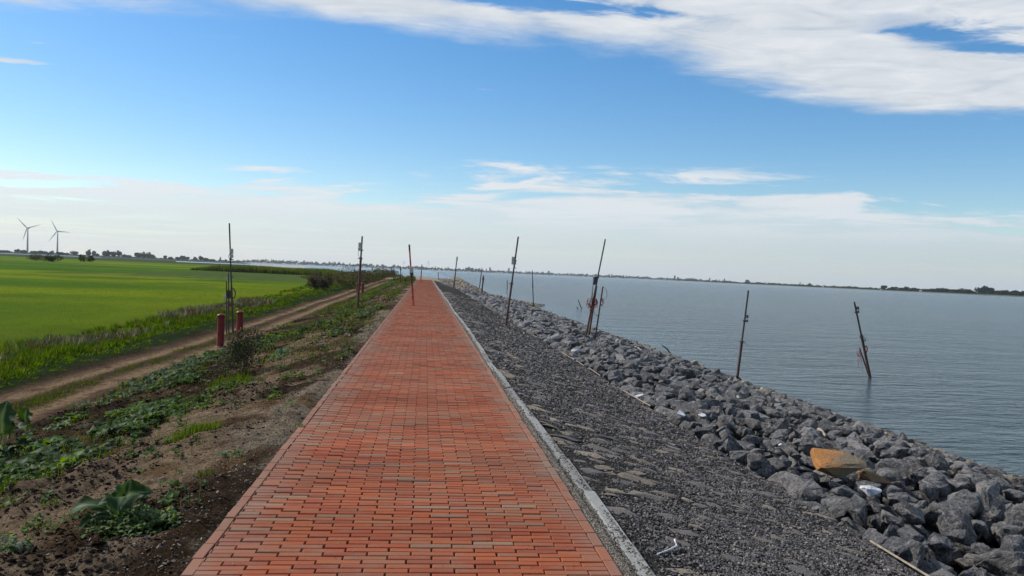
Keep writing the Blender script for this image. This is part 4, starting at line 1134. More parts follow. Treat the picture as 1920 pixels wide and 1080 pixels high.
# grass on the track's crown and thin tufts on the slope
bag = Bag(); n = 16000
y = depth_samples(n, 6, 110, 1.3); x = track_x(y) + RNG.normal(0, .16, n); k = RNG.random(n) < sstep(fbm(x * .8, y * .45, 81, 4), .54, .66); x, y = x[k], y[k]
blades(bag, x, y, RNG.uniform(.03, .09, len(x)), np.clip(.006 + y * .0005, .008, .03), pal([(0.032, 0.058, 0.010), (0.055, 0.062, 0.022)], len(x)))
n = 22000; y = depth_samples(n, 12, 125, 1.2); x = -1.5 - RNG.random(n) * (track_x(y) * -1 - 2.3)
k = RNG.random(n) < sstep(fbm(x * .7, y * .12, 431, 4), .47, .62) * np.clip((y - 10) / 40, .12, 1); x, y = x[k], y[k]
blades(bag, x, y, RNG.uniform(.05, .18, len(x)), np.clip(.006 + y * .0006, .008, .05), pal([(0.032, 0.070, 0.010), (0.05, 0.08, 0.016), (0.075, 0.07, 0.03)], len(x)))
blades(bag, WB[:, 0], WB[:, 1], WB[:, 2], np.clip(.004 + WB[:, 1] * .0005, .006, .03), pal([(0.030, 0.066, 0.008), (0.05, 0.08, 0.014), (0.022, 0.05, 0.008), (0.085, 0.07, 0.035)], len(WB), [.4, .25, .25, .1]))
tag(bag.build('slope_grass', M_GRASS), 'thin short grass on the track and the soil slope', 'grass', kind='stuff')
# meadow grass close enough to show blades
bag = Bag(); n = 45000
y = depth_samples(n, 12, 110, 1.3); x = meadow_x(y) + .6 - RNG.random(n) ** 1.3 * 26
blades(bag, x, y, RNG.uniform(.02, .055, n), np.clip(.008 + y * .0007, .01, .06), pal([(0.050, 0.094, 0.003), (0.074, 0.114, 0.003), (0.038, 0.076, 0.003)], n))
tag(bag.build('meadow_grass', M_GRASS), 'short bright green meadow grass beyond the verge', 'grass', kind='stuff')
def tuft(px, py, r_, hgt, n, cols, label):
    p = gp(px, py); bg = Bag()
    a = RNG.uniform(0, 6.28, n); rr_ = r_ * np.sqrt(RNG.random(n))
    x, y = p.x + np.cos(a) * rr_ * 1.3, p.y + np.sin(a) * rr_
    blades(bg, x - p.x, y - p.y, RNG.uniform(.4, 1.1, n) * hgt, np.full(n, .006), pal(cols, n), GH(x, y) - p.z)
    o = bg.build('grass_tuft', M_GRASS); o.location = p
    return tag(o, label, 'grass tuft')
tuft(362, 822, .20, .14, 420, [(0.035, 0.08, 0.008), (0.05, 0.095, 0.012)], 'bright green grass tuft alone on bare brown soil below the weeds')
tuft(430, 722, .26, .22, 420, [(0.035, 0.085, 0.008), (0.055, 0.095, 0.014)], 'bright green grass tuft in front of the dark twiggy bush')
tuft(385, 884, .06, .07, 60, [(0.04, 0.075, 0.014)], 'tiny grass tuft on crumbly soil near the brick edge')
tuft(95, 950, .06, .06, 60, [(0.035, 0.08, 0.01)], 'tiny grass tuft on bare soil left of the cabbage leaved plant')
tuft(10, 925, .35, .10, 500, [(0.035, 0.085, 0.008), (0.055, 0.1, 0.012)], 'low grass patch under the weeds at the left edge')

# ------------------------------------------------------------------ bushes
def leafball(n, rx, ry, rz, leaf, cols, seed, hollow=.35, flatb=True, lobes=7):
    rr = np.random.default_rng(seed)
    lob = rr.normal(0, 1, (lobes, 3)); lob /= np.linalg.norm(lob, axis=1)[:, None]; lob = lob * rr.uniform(.25, .62, (lobes, 1)); lob[:, 2] = np.abs(lob[:, 2]) * .9 - .05
    k = rr.integers(0, lobes, n); v = rr.normal(0, 1, (n, 3)); v /= np.linalg.norm(v, axis=1)[:, None]
    r_ = rr.uniform(hollow, 1, n) ** .6 * rr.uniform(.30, .52, lobes)[k]
    P = lob[k] + v * r_[:, None]
    P[:, 2] = P[:, 2] + .42
    P = P * np.array([rx, ry, rz]) 
    P[:, 2] = np.maximum(P[:, 2], 0.02 * rz)
    Q = np.array([(-.5, 0, 0), (0, -.18, .28), (.5, 0, 0), (0, .18, -.28)]) * leaf
    n_ = len(P)
    rot = rots(rr.uniform(0, 6.28, n_), rr.uniform(-1.2, 1.2, n_), rr.uniform(-1, 1, n_))
    c = np.array(cols)[rr.integers(0, len(cols), n_)] * rr.uniform(.65, 1.35, (n_, 1))
    bg = Bag(); bg.add_many(Q, np.array([[0, 1, 2, 3]]), P, rot, rr.uniform(.6, 1.4, (n_, 1)) * np.ones((1, 3)), c)
    return bg
def bush(name, p, dims, n, leaf, cols, label, seed, group=None, twig=M_TWIG, part='foliage'):
    root = empty(name, p, 0, label, 'bush', group)
    leafball(n, *dims, leaf, cols, seed).build(part, M_LEAF, root)
    rr = np.random.default_rng(seed + 1); bg = Bag()
    for _ in range(9):
        a = rr.uniform(0, 6.28); e = np.array([math.cos(a) * dims[0] * .6, math.sin(a) * dims[1] * .6, dims[2] * rr.uniform(.6, 1.0)])
        V, Fs = tube([(0, 0, -.05), tuple(e * .5 + np.array([0, 0, .05])), tuple(e)], [.009 * dims[2], .006 * dims[2], .003], 4, False)
        bg.add(V, Fs, np.array((0.08, 0.06, 0.04)))
    bg.build('twigs', M_STONE, root)
    return root
pb = gp(452, 704)
bush('twiggy_bush', pb, (.46, .42, .74), 2600, .034, [(0.020, 0.026, 0.012), (0.030, 0.030, 0.018), (0.018, 0.034, 0.010), (0.06, 0.06, 0.04)], 'dark twiggy bush standing on the slope in front of the red bollards', 300)
bush('dark_bush', gp(590, 548), (1.3, 1.1, 1.6), 1500, .13, [(0.045, 0.035, 0.025), (0.03, 0.03, 0.018), (0.06, 0.045, 0.03)], 'left one of two dark round bushes at the meadow edge', 310)
bush('dark_bush', gp(606, 547), (1.2, 1.1, 1.4), 1300, .13, [(0.035, 0.030, 0.022), (0.025, 0.025, 0.016), (0.05, 0.04, 0.028)], 'right one of two dark round bushes at the meadow edge', 320)
scr_c = [(0.055, 0.040, 0.022), (0.035, 0.042, 0.014), (0.065, 0.05, 0.03), (0.028, 0.035, 0.012)]
for i, (px, py, s, lab) in enumerate([
    (640, 541, 2.0, 'brown scrub mound next to the two dark bushes'), (655, 534, 2.2, 'brown scrub behind the nearest scrub mound'),
    (672, 530, 2.3, 'brownish scrub seen just left of the tall spliced pole'), (692, 527, 2.2, 'brown and green scrub just right of the tall spliced pole'),
    (622, 528, 1.8, 'low reddish scrub at the end of the bright meadow'), (712, 523, 2.0, 'olive scrub where the track climbs to the dam crest'),
    (652, 522, 2.2, 'green brown scrub in front of the reed belt'), (731, 520, 1.6, 'pale green scrub at the far top of the track'), (682, 519, 2.0, 'low scrub far behind the spliced pole')]):
    bush('scrub_bush', gp(px, py), (s * 1.5, s * 1.6, s * .75), 1400, .16, scr_c if i % 3 else scr_c[:2] + [(0.05, 0.085, 0.02)], lab, 330 + i * 3, 'scrub along the far track')
for px, py, wd_, lab in [(67, 489, 7, 'long dark bush far out on the meadow, left'), (90, 490.5, 5, 'low middle one of the dark bushes far out on the meadow'),
                         (105, 491, 6, 'dark bush far out on the meadow, right of the long one'), (156, 490.5, 3, 'small dark bush on the meadow, left of a pair'), (168, 491.5, 4, 'small dark bush on the meadow, right of a pair')]:
    p = hit(px, py); s = p.y / 290.0
    bush('meadow_bush', p, (wd_ * .62 * s, 3 * s, 2.1 * s), 420, .5 * s, [(0.03, 0.042, 0.015), (0.04, 0.05, 0.02)], lab, int(px * 7))

# ------------------------------------------------------------------ reed belt
bag = Bag(); n = 42000
x = -1 * RNG.uniform(10, 68, n); fr = np.interp(-x, [10, 35, 60, 68], [205, 236, 243, 246]); y = fr + RNG.uniform(0, 30, n) * np.interp(-x, [10, 40, 68], [.6, 1, 1.0])
z = np.maximum(H(x, y), WATER - .1); hn = fbm(x * .12, y * .12, 501, 3)
h = (1.25 + 1.3 * hn) * RNG.uniform(.6, 1.1, n) * np.interp(-x, [10, 30, 60, 68], [.55, 1, 1, .3])
cols = pal([(0.055, 0.090, 0.014), (0.070, 0.108, 0.018), (0.090, 0.115, 0.035), (0.034, 0.055, 0.012)], n)
blades(bag, x, y, h, np.full(n, .20), cols, z)
tag(bag.build('reed_belt', M_REED), 'tall green reed belt between the meadow and the water', 'reeds', kind='stuff')
bag = Bag(); n = 16000       # low herbs on the far dam
y = RNG.uniform(100, 210, n); x = RNG.uniform(-26, -2.6, n) * np.clip((y - 60) / 120, .5, 1.1)
k = (np.abs(x - track_x(y)) > 1.0) & (RNG.random(n) < sstep(fbm(x * .25, y * .08, 511, 3), .36, .55)); x, y = x[k], y[k]
blades(bag, x, y, RNG.uniform(.2, .6, len(x)), np.full(len(x), .10), pal([(0.045, 0.072, 0.013), (0.032, 0.058, 0.01), (0.085, 0.085, 0.035), (0.06, 0.048, 0.024)], len(x)), H(x, y))
tag(bag.build('far_herbs', M_REED), 'mixed herbs covering the far end of the dam', 'herbs', kind='stuff')

# ------------------------------------------------------------------ bollards
def bollard(p, hgt, r_, label, extra=None):
    root = empty('bollard', p, 0, label, 'bollard', 'red bollards beside the dirt track')
    prof = [(r_ * 1.02, -.15), (r_ * 1.02, .04), (r_, .05), (r_, hgt * .90)]
    def lathe(pr, nm, mat, seg=28):
        V = np.array([(a * math.cos(6.28318 * k / seg), a * math.sin(6.28318 * k / seg), z_) for a, z_ in pr for k in range(seg)])
        Fq_ = np.array([[i * seg + k, i * seg + (k + 1) % seg, (i + 1) * seg + (k + 1) % seg, (i + 1) * seg + k] for i in range(len(pr) - 1) for k in range(seg)])
        return obj_np(nm, V, [Fq_], mat, None, root, True)
    lathe(prof, 'post', M_RED)
    lathe([(r_ * 1.0, hgt * .89), (r_ * 1.17, hgt * .895), (r_ * 1.22, hgt * .915), (r_ * 1.20, hgt * .945), (r_ * 1.02, hgt * .97), (r_ * .7, hgt * .985), (r_ * .35, hgt * .995), (.001, hgt)], 'cap', M_RED)
    lathe([(r_ * 1.35, -.1), (r_ * 1.38, .015), (r_ * 1.02, .035)], 'footing', plain('bollard_footing', (0.12, 0.10, 0.085), 0.9))
    return root
pA = gp(412.7, 650); dA = pA.y; hA = (651 - 590.5) / F * dA * 1.02
bollard(pA, hA, 12.4 / F * dA / 2, 'nearer and larger of two red bollards beside the pole cluster at the dirt track')
pB = gp(448.7, 634); bollard(pB, 52 / F * pB.y, 11.4 / F * pB.y / 2, 'farther of two red bollards beside the pole cluster at the dirt track')
pC = gp(679.5, 551); bollard(pC, 20.5 / F * pC.y, 5 / F * pC.y / 2, 'small far red bollard seen right behind the tall spliced pole')
pC2 = pC + Vector((-.55, 1.2, 0)); bollard(pC2, 19.5 / F * pC.y, 5 / F * pC.y / 2, 'far red bollard half hidden behind the tall spliced pole')

# ------------------------------------------------------------------ instrument poles
def shaft(name, a, b2, r1, r2, mat, parent, org, seg=10):
    V, Fs = tube([Vector(a) - org, (Vector(a) + Vector(b2)) / 2 - org, Vector(b2) - org], [r1, (r1 + r2) / 2, r2], seg)
    return obj_np(name, V, Fs, mat, None, parent, False)
def box_part(name, c, dims, mat, parent, org, ry=0.0, lid=True):
    bm = bevel_box(*dims, min(dims) * .14, 2); o = bm_obj(name, bm, mat, parent); o.location = Vector(c) - org; o.rotation_euler = (0, ry, 0)
    if lid:
        bm = bevel_box(dims[0] * 1.08, dims[1] * .25, dims[2] * 1.05, min(dims) * .05, 1); l = bm_obj('lid', bm, mat, o); l.location = (0, -dims[1] * .5, 0)
        bm = bevel_box(dims[0] * .5, dims[1] * .5, dims[2] * .10, .004, 1); g_ = bm_obj('gland', bm, M_DARKBOX, o); g_.location = (0, 0, -dims[2] * .54)
    return o
def pole(px0, py0, px1, py1, w0, w1, label, lower=M_RUST, upper=M_POLE, split=None, boxes=(), bars=(), group=None, name='instrument_pole', sink=.15, depth=None, lean_y=0.0):
    """base and tip in photograph points, widths in photograph pixels at the pole's distance"""
    base = hit(px0, py0) if depth is None else at_depth(px0, py0, depth)
    D = base.y; tip = at_depth(px1, py1, D + lean_y); k = D / F
    root = empty(name, base, 0, label, 'pole', group or 'instrument poles standing along the dam')
    org = base.copy(); dirv = (tip - base).normalized(); low = base - dirv * sink
    def along(py):
        f_ = (py0 - py) / (py0 - py1); return base + (tip - base) * f_
    if split:
        m_ = along(split); rm = (w0 + (w1 - w0) * .5) * k / 2
        shaft('lower_shaft', low, m_ + dirv * .06, w0 * k / 2, w0 * k / 2, lower, root, org)
        shaft('upper_shaft', m_ - dirv * .1, tip, w1 * k / 2 * 1.05, w1 * k / 2, upper, root, org)
    else:
        shaft('shaft', low, tip, w0 * k / 2, w1 * k / 2, upper, root, org)
    for (bx, by, bw, bh, mt) in boxes:
        c = at_depth(bx, by, D - .06); box_part('sensor_box', c, (bw * k, max(.07, bw * k * .7), bh * k), mt, root, org, math.atan2(dirv.x, dirv.z))
        s0 = along(by); V, Fs = tube([s0 - org, c - org], .014, 6); obj_np('bracket', V, Fs, M_STRAP, None, root)
    for (by, x0, x1) in bars:
        q = along(by); a = at_depth(x0, by, D - .02); b3 = at_depth(x1, by + .5, D - .02)
        V, Fs = tube([a - org, b3 - org], .014, 6); obj_np('crossbar', V, Fs, M_STRAP, None, root)
        V, Fs = tube([q - dirv * .03 - org, q + dirv * .03 - org], w0 * k * .68, 10); obj_np('clamp', V, Fs, M_STRAP, None, root)
    return root, base, along, k, org, D
def cable(root, org, pts, r_, mat, name='cable'):
    out = []
    P = [Vector(p) for p in pts]
    for i in range(len(P) - 1):
        for s_ in range(4):
            t_ = s_ / 4; a, b3 = P[max(i - 1, 0)], P[min(i + 2, len(P) - 1)]
            out.append(0.5 * ((2 * P[i]) + (P[i + 1] - a) * t_ + (2 * a - 5 * P[i] + 4 * P[i + 1] - b3) * t_ ** 2 + (-a + 3 * P[i] - 3 * P[i + 1] + b3) * t_ ** 3))
    out.append(P[-1])
    V, Fs = tube([p - org for p in out], r_, 5, False); return obj_np(name, V, Fs, mat, None, root, True)
def tangle(root, org, c, rx, rz, n, r_, mat, seed, name='cord'):
    rr = random.Random(seed); pts = []
    for i in range(n):
        a = i * 1.9 + rr.uniform(-.5, .5); q = rr.uniform(.5, 1)
        pts.append(c + Vector((math.cos(a) * rx * q, rr.uniform(-.08, .08), math.sin(a) * rz * q)))
    return cable(root, org, pts, r_, mat, name)

# cluster at the bollards
r_, b_, al, k, og, D = pole(437, 627, 430, 418.5, 3.6, 2.6, 'tallest pole of the cluster by the red bollards, with a grey box and cable coil', M_POLE, M_POLE, 540,
    boxes=[(434.6, 471, 5.2, 8.5, M_BOX), (434.8, 480, 5.0, 6.0, M_BOX)], bars=[(486, 431, 438), (519, 433, 439)])
cable(r_, og, [at_depth(434, 541, D), at_depth(438.5, 542, D), at_depth(441.2, 549, D), at_depth(440, 557, D), at_depth(435.5, 560, D)], .022, M_RUST, 'cable_coil')
cable(r_, og, [at_depth(431, 475, D), at_depth(428.6, 481, D), at_depth(431, 486, D)], .008, M_CABLE)
r_, *_x = pole(429, 626, 428.6, 511.5, 2.4, 2.2, 'middle pole of the cluster by the red bollards', boxes=[(426.2, 523.5, 1.8, 8, M_BOX)], depth=D + .3)
og2 = _x[3]; box_part('rusty_plate', at_depth(429, 552, D + .2), (9 * k, .05, 15 * k), M_RUST, r_, og2, 0, False)
pole(425.2, 629, 424.6, 527, 2.2, 2.0, 'shortest left pole of the cluster by the red bollards with a white box', boxes=[(421.6, 557, 4.2, 7, M_BOX)], depth=D - .2)
# spliced pole left of the path
r_, b_, al, k, og, D = pole(670.3, 582, 679.2, 443, 4.4, 3.0, 'tall spliced brown pole between the dirt track and the path with two grey boxes', M_RUST, M_POLE, 485,
    boxes=[(675.3, 459, 5.6, 8, M_BOX), (674.8, 467, 6.0, 5.5, M_BOX)], bars=[(468.8, 676, 681), (484.6, 670.5, 680)])
cable(r_, og, [at_depth(673, 470, D), at_depth(671.5, 476, D), at_depth(674, 483, D)], .008, M_CABLE)
# pole standing in the path
r_, b_, al, k, og, D = pole(775.6, 578, 767.3, 459, 4.2, 3.0, 'leaning orange red pole standing in the middle of the brick path with a grey box', M_ORANGE, M_ORANGE, 516,
    boxes=[(771.4, 506, 6.6, 9.5, M_BOX), (771.9, 512.8, 6.2, 5.0, M_DARKBOX)])
a_ = at_depth(767.3, 459, D); V, Fs = tube([al(470) - og, a_ - og + Vector((0, 0, .01))], 3.3 * k / 2, 10); obj_np('dark_tip', V, Fs, M_POLE, None, r_)
V, Fs = tube([al(531) - og, al(516) - og], 4.6 * k / 2, 10); obj_np('dark_sleeve', V, Fs, M_RUST, None, r_)
pole(788.5, 530.5, 791.2, 496, 2.2, 1.6, 'small far red pole with a white box near the end of the brick path', M_ORANGE, M_RED, 512, boxes=[(790.3, 504, 2.0, 4.5, M_BOX)])
pole(750.6, 529, 751.7, 501, 1.8, 1.6, 'dark far pole beside the top of the dirt track', boxes=[(751.4, 505, 2.2, 5, M_DARKBOX)])
pole(736.4, 517, 733.0, 501, 1.7, 1.5, 'far leaning stump showing against the water left of the path', depth=150)
pole(738.9, 517, 738.0, 505, 1.3, 1.1, 'short far stump right next to a leaning stump left of the path', depth=150.5)
pole(850.9, 539.5, 857.2, 481, 2.4, 1.8, 'thin pole topped by a pale box at the far end of the stone slope', boxes=[(856.8, 486, 2.8, 6.5, M_BOX)])
pole(821.9, 525, 822.2, 510.5, 1.2, 1.0, 'short thin far pole on the sandy end of the dam')
r_, b_, al, k, og, D = pole(898.9, 540, 903.4, 505, 1.8, 1.6, 'small far pole with a bent red top, left of the cord wrapped one')
cable(r_, og, [al(505), at_depth(902.5, 502, D), at_depth(904.8, 504.5, D), at_depth(905.6, 502.5, D)], .03, M_CORD)
r_, b_, al, k, og, D = pole(902.7, 553, 906.4, 516, 2.4, 2.0, 'small far pole on the rocks wrapped in red cord', M_RUST, M_RUST)
tangle(r_, og, at_depth(906.0, 523, D), .13, .3, 12, .02, M_CORD, 3)
pole(903.6, 552, 907.0, 520, 1.5, 1.3, 'thin pole touching the far pole wrapped in red cord', depth=D + .4)
r_, b_, al, k, og, D = pole(948.4, 611, 971.8, 443.7, 4.0, 3.0, 'tall dark right-leaning pole at the top edge of the rocks with two grey boxes', M_RUST, M_POLE, 534,
    boxes=[(962.0, 485.5, 5.0, 8, M_BOX), (961.8, 492.6, 5.4, 6, M_BOX)], bars=[(531.5, 954.5, 963), (494, 960, 968)])
cable(r_, og, [al(492), at_depth(968.8, 488, D), al(497), at_depth(967.5, 504, D)], .01, M_CABLE)
r_, b_, al, k, og, D = pole(1000.3, 577, 998.0, 507, 2.0, 1.4, 'thin upright pole in the water behind the rocks', boxes=[(998.8, 536, 2.2, 6, M_DARKBOX)])
pole(951, 543, 951.2, 525, 1.5, 1.5, 'short far stump standing in the water')
pole(1090.8, 579.5, 1083.8, 562, 1.6, 1.4, 'leaning broken stake in the water, the longer of two')
pole(1084.2, 579.5, 1081.0, 574.5, 1.6, 1.2, 'tiny broken stake in the water, the shorter of two')
# big cluster on the rocks
r_, b_, al, k, og, D = pole(1095.5, 646, 1135, 448.5, 3.8, 2.6, 'tallest leaning pole of the cluster on the rocks with dark box and red cords', M_RUST, M_POLE, 560,
    boxes=[(1115.6, 526, 6.0, 14, M_DARKBOX), (1106.3, 564.5, 4.6, 9, M_BOX)], bars=[(520, 1112, 1122)])
tangle(r_, og, at_depth(1110.5, 569, D), .22, .30, 22, .012, M_CORD, 5)
cable(r_, og, [at_depth(1113, 520, D), at_depth(1111, 545, D), at_depth(1108.5, 562, D)], .014, M_CABLE)
cable(r_, og, [at_depth(1112, 572, D), at_depth(1114, 586, D), at_depth(1120, 592, D), at_depth(1125, 580, D)], .009, M_CABLE)
pole(1101.0, 649.5, 1118.5, 536, 4.0, 3.4, 'thick brown pole crossing behind the tallest one in the cluster on the rocks', M_RUST, M_RUST, depth=D + .25)
pole(1110.2, 556, 1113.3, 520, 1.2, 1.0, 'thin grey rod clipped to the cluster of poles on the rocks', upper=M_STRAP, depth=D + .12, sink=.05)
r_, b_, al, k, og, D2 = pole(1113.9, 648, 1130.4, 537.5, 3.2, 2.6, 'shorter dark pole right of the cluster on the rocks with a wire loop', M_POLE, M_POLE, depth=D + .2)
tangle(r_, og, at_depth(1127.5, 566, D2), .10, .18, 10, .012, M_CORD, 8)
cable(r_, og, [al(539), at_depth(1135, 541, D2), at_depth(1138, 550, D2), at_depth(1136.5, 559, D2), at_depth(1128, 563, D2)], .008, M_CABLE)
# two in the water to the right
r_, b_, al, k, og, D = pole(1381.6, 714, 1403.3, 544.5, 5.2, 3.2, 'dark pole leaning slightly right at the waterline behind the rocks', M_RUST, M_POLE, 645,
    boxes=[(1400.8, 593.5, 3.2, 6, M_DARKBOX), (1400.2, 601.5, 3.4, 4.5, M_DARKBOX)], bars=[(602, 1392.5, 1401), (640.6, 1386.5, 1395.5)])
cable(r_, og, [at_depth(1396, 641, D), at_depth(1399, 645, D), at_depth(1401.5, 648, D)], .008, M_CABLE)
a_, c_ = at_depth(1379.5, 704, D - .1), at_depth(1389, 711.5, D + .1); V, Fs = tube([a_ - og, c_ - og], .03, 6); obj_np('foot_stake', V, Fs, M_POLE, None, r_)
r_, b_, al, k, og, D = pole(1631.8, 708, 1601.8, 566, 5.2, 3.4, 'pole tilted to the left standing out in the water at right', M_RUST, M_POLE, 630,
    boxes=[(1608.2, 577.5, 3.2, 6, M_DARKBOX), (1608.6, 584.5, 3.4, 4.5, M_DARKBOX), (1621.0, 636, 3.6, 8, M_BOX)], bars=[(585, 1601.5, 1610), (631.5, 1611, 1620)])
cable(r_, og, [at_depth(1620.5, 651, D), at_depth(1625, 650, D), at_depth(1626, 656, D), at_depth(1624, 661, D), at_depth(1622, 657, D)], .022, M_CORD, 'red_ring')
r_, b_, al, k, og, D = pole(1630.0, 707, 1611.6, 652, 3.2, 2.6, 'short stake leaning against the tilted pole in the water at right', M_RUST, M_RUST, depth=D + .15)
tangle(r_, og, at_depth(1611, 664, D), .09, .17, 10, .008, M_CORD, 11)
for i_, (x0, x1, y1) in enumerate(((1610, 1608.5, 694), (1612.5, 1617, 704), (1613.5, 1609, 684))):
    cable(r_, og, [at_depth(x0, 662, D), at_depth((x0 + x1) / 2 + 1, 676, D), at_depth(x1, y1, D)], .006, M_CORD)

# ------------------------------------------------------------------ wind turbines
def turbine(px, py_base, hub_py, tips, D, label):
    base = at_depth(px, py_base, D); base.z = -1.55; hub = at_depth(px - 2.3, hub_py, D - 4); hub.x = base.x - 3
    root = empty('wind_turbine', base, 0, label, 'wind turbine', 'wind turbines beyond the meadow'); hh = hub.z - base.z
    V, Fs = tube([(0, 0, -1), (-.6, 0, hh * .5), (-1.2, 0, hh - 1)], [2.9, 2.3, 1.6], 16); obj_np('tower', V, Fs, M_TURB, None, root, True)
    bm = bevel_box(4.0, 11, 4.2, .9, 2); nc = bm_obj('nacelle', bm, M_TURB, root); nc.location = (-1.2, 3.5, hh)
    V, Fs = tube([(0, 0, 0), (0, -2.0, 0), (0, -3.6, 0), (0, -4.4, 0)], [2.0, 2.0, 1.2, .2], 14); hb = obj_np('hub', V, Fs, M_TURB, None, root, True); hb.location = (-1.2, -2.0, hh)
    for tx_, ty_ in tips:
        L = 43.0; a = math.atan2(hub_py - ty_, tx_ - (px - 2.3))
        prof = [(0, 1.3, 1.3), (.06, 1.3, 1.1), (.2, 2.2, .6), (.45, 1.6, .35), (.75, 1.0, .2), (1.0, .3, .08)]
        V = []; seg = 8
        for t_, wv, th in prof:
            for q_ in range(seg):
                an = 6.28318 * q_ / seg; V.append((t_ * L, math.sin(an) * th * .9, math.cos(an) * wv * .8))
        Fq_ = np.array([[i * seg + q_, i * seg + (q_ + 1) % seg, (i + 1) * seg + (q_ + 1) % seg, (i + 1) * seg + q_] for i in range(len(prof) - 1) for q_ in range(seg)])
        bo = obj_np('blade', np.array(V), [Fq_], M_TURB, None, root, True); bo.location = (-1.2, -5.2, hh); bo.rotation_euler = (0, -a, 0)
turbine(51.5, 473.6, 427.5, [(31, 409), (70, 421), (43, 448)], 2700, 'left one of two wind turbines on the horizon beyond the meadow')
turbine(107.5, 476, 433.5, [(94.5, 413), (125, 434.5), (93.5, 450)], 2850, 'right one of two wind turbines on the horizon beyond the meadow')

# ------------------------------------------------------------------ far shore, woods, skyline
SHORE = [(-400, 5200), (300, 4600), (480, 3500), (620, 3400), (800, 3600), (860, 3800), (1000, 4200), (1200, 4300), (1300, 3200), (1400, 2300), (1550, 1750), (1650, 1550), (1900, 1330), (2100, 1150), (2600, 900)]
def shore_r(px): return float(np.interp(px, [a for a, _ in SHORE], [b for _, b in SHORE]))
def bear(px):
    d = RC @ cam_ray(px, horizon(px)); return d[0] / math.hypot(d[0], d[1]), d[1] / math.hypot(d[0], d[1])
V = []; Cc = []
pxs = np.arange(440, 2500, 12)
for px in pxs:
    bx, by = bear(px); r0 = shore_r(px)
    for rr_, z_, c_ in ((r0, WATER - .3, (0.10, 0.09, 0.07)), (r0 + 6, -.9, (0.07, 0.08, 0.05)), (r0 + 26, -0.3, (0.06, 0.085, 0.03)), (r0 + 60, -1.1, (0.06, 0.08, 0.03)), (8800, -1.1, (0.05, 0.06, 0.03))):
        V.append((bx * rr_, by * rr_, z_)); Cc.append(c_)
nP = len(pxs)
Fq_ = np.array([[i * 5 + j, (i + 1) * 5 + j, (i + 1) * 5 + j + 1, i * 5 + j + 1] for i in range(nP - 1) for j in range(4)])
fs = obj_np('far_shore', np.array(V), [Fq_], M_FARLAND, np.array(Cc)); tag(fs, 'low far shore across the lake', kind='structure')
# sandbar and pale water strips beyond the reeds
def strip(name, pts_px, D0, D1, z_, mat, label):
    V = []
    for px in pts_px:
        bx, by = bear(px); V += [(bx * D0, by * D0, z_), (bx * D1, by * D1, z_)]
    Fq_ = np.array([[i * 2, i * 2 + 2, i * 2 + 3, i * 2 + 1] for i in range(len(pts_px) - 1)])
    return tag(obj_np(name, np.array(V), [Fq_], mat), label, kind='structure')
strip('sandbar', [470, 490, 520, 550, 575], 640, 1150, WATER + .18, plain('pale_sandbar', (0.36, 0.32, 0.25), .95, nscale=.02, bstr=0), 'pale sandbar in the water behind the reed belt')
strip('pond', [-60, 0, 60, 120, 190], 1500, 1900, -1.53, water_mat(), 'pale strip of water far beyond the meadow at left')
strip('pond', [330, 380, 430, 470], 900, 1250, -1.53, water_mat(), 'thin pale strip of water beyond the meadow left of the sandbar')
crowns = []
for v in range(7):
    bg = leafball(420, 1.15, 1.15, 1.0, .34, [(0.018, 0.028, 0.012), (0.026, 0.038, 0.015), (0.014, 0.022, 0.010)], 700 + v, .2, lobes=6)
    crowns.append((np.concatenate(bg.V), np.concatenate(bg.F[4]), np.concatenate(bg.C)))
crown_me = [mesh_np('crown', V, [Fq_], M_CROWN, Cc) for V, Fq_, Cc in crowns]
Vt, Ft = tube([(0, 0, -.3), (0.02, 0, .5), (0, 0, 1)], [.06, .045, .03], 6, False); trunk_me = mesh_np('trunk', Vt, Ft, M_BARK)
def tree(px, D, hgt, wid, label, group):
    bx, by = bear(px); root = empty('tree', (bx * D, by * D, -1.3), random.uniform(0, 6), label, 'tree', group)
    c = bpy.data.objects.new('crown', random.choice(crown_me)); link(c, root); c.location = (0, 0, hgt * .12); c.scale = (wid / 2 * 1.15, wid / 2 * 1.15, hgt * .72)
    t_ = bpy.data.objects.new('trunk', trunk_me); link(t_, root); t_.scale = (hgt * .5, hgt * .5, hgt * .5)
gl = 'trees on the horizon beyond the meadow'; cnt_ = {}
def kpx(h_px, D): return h_px * D / F
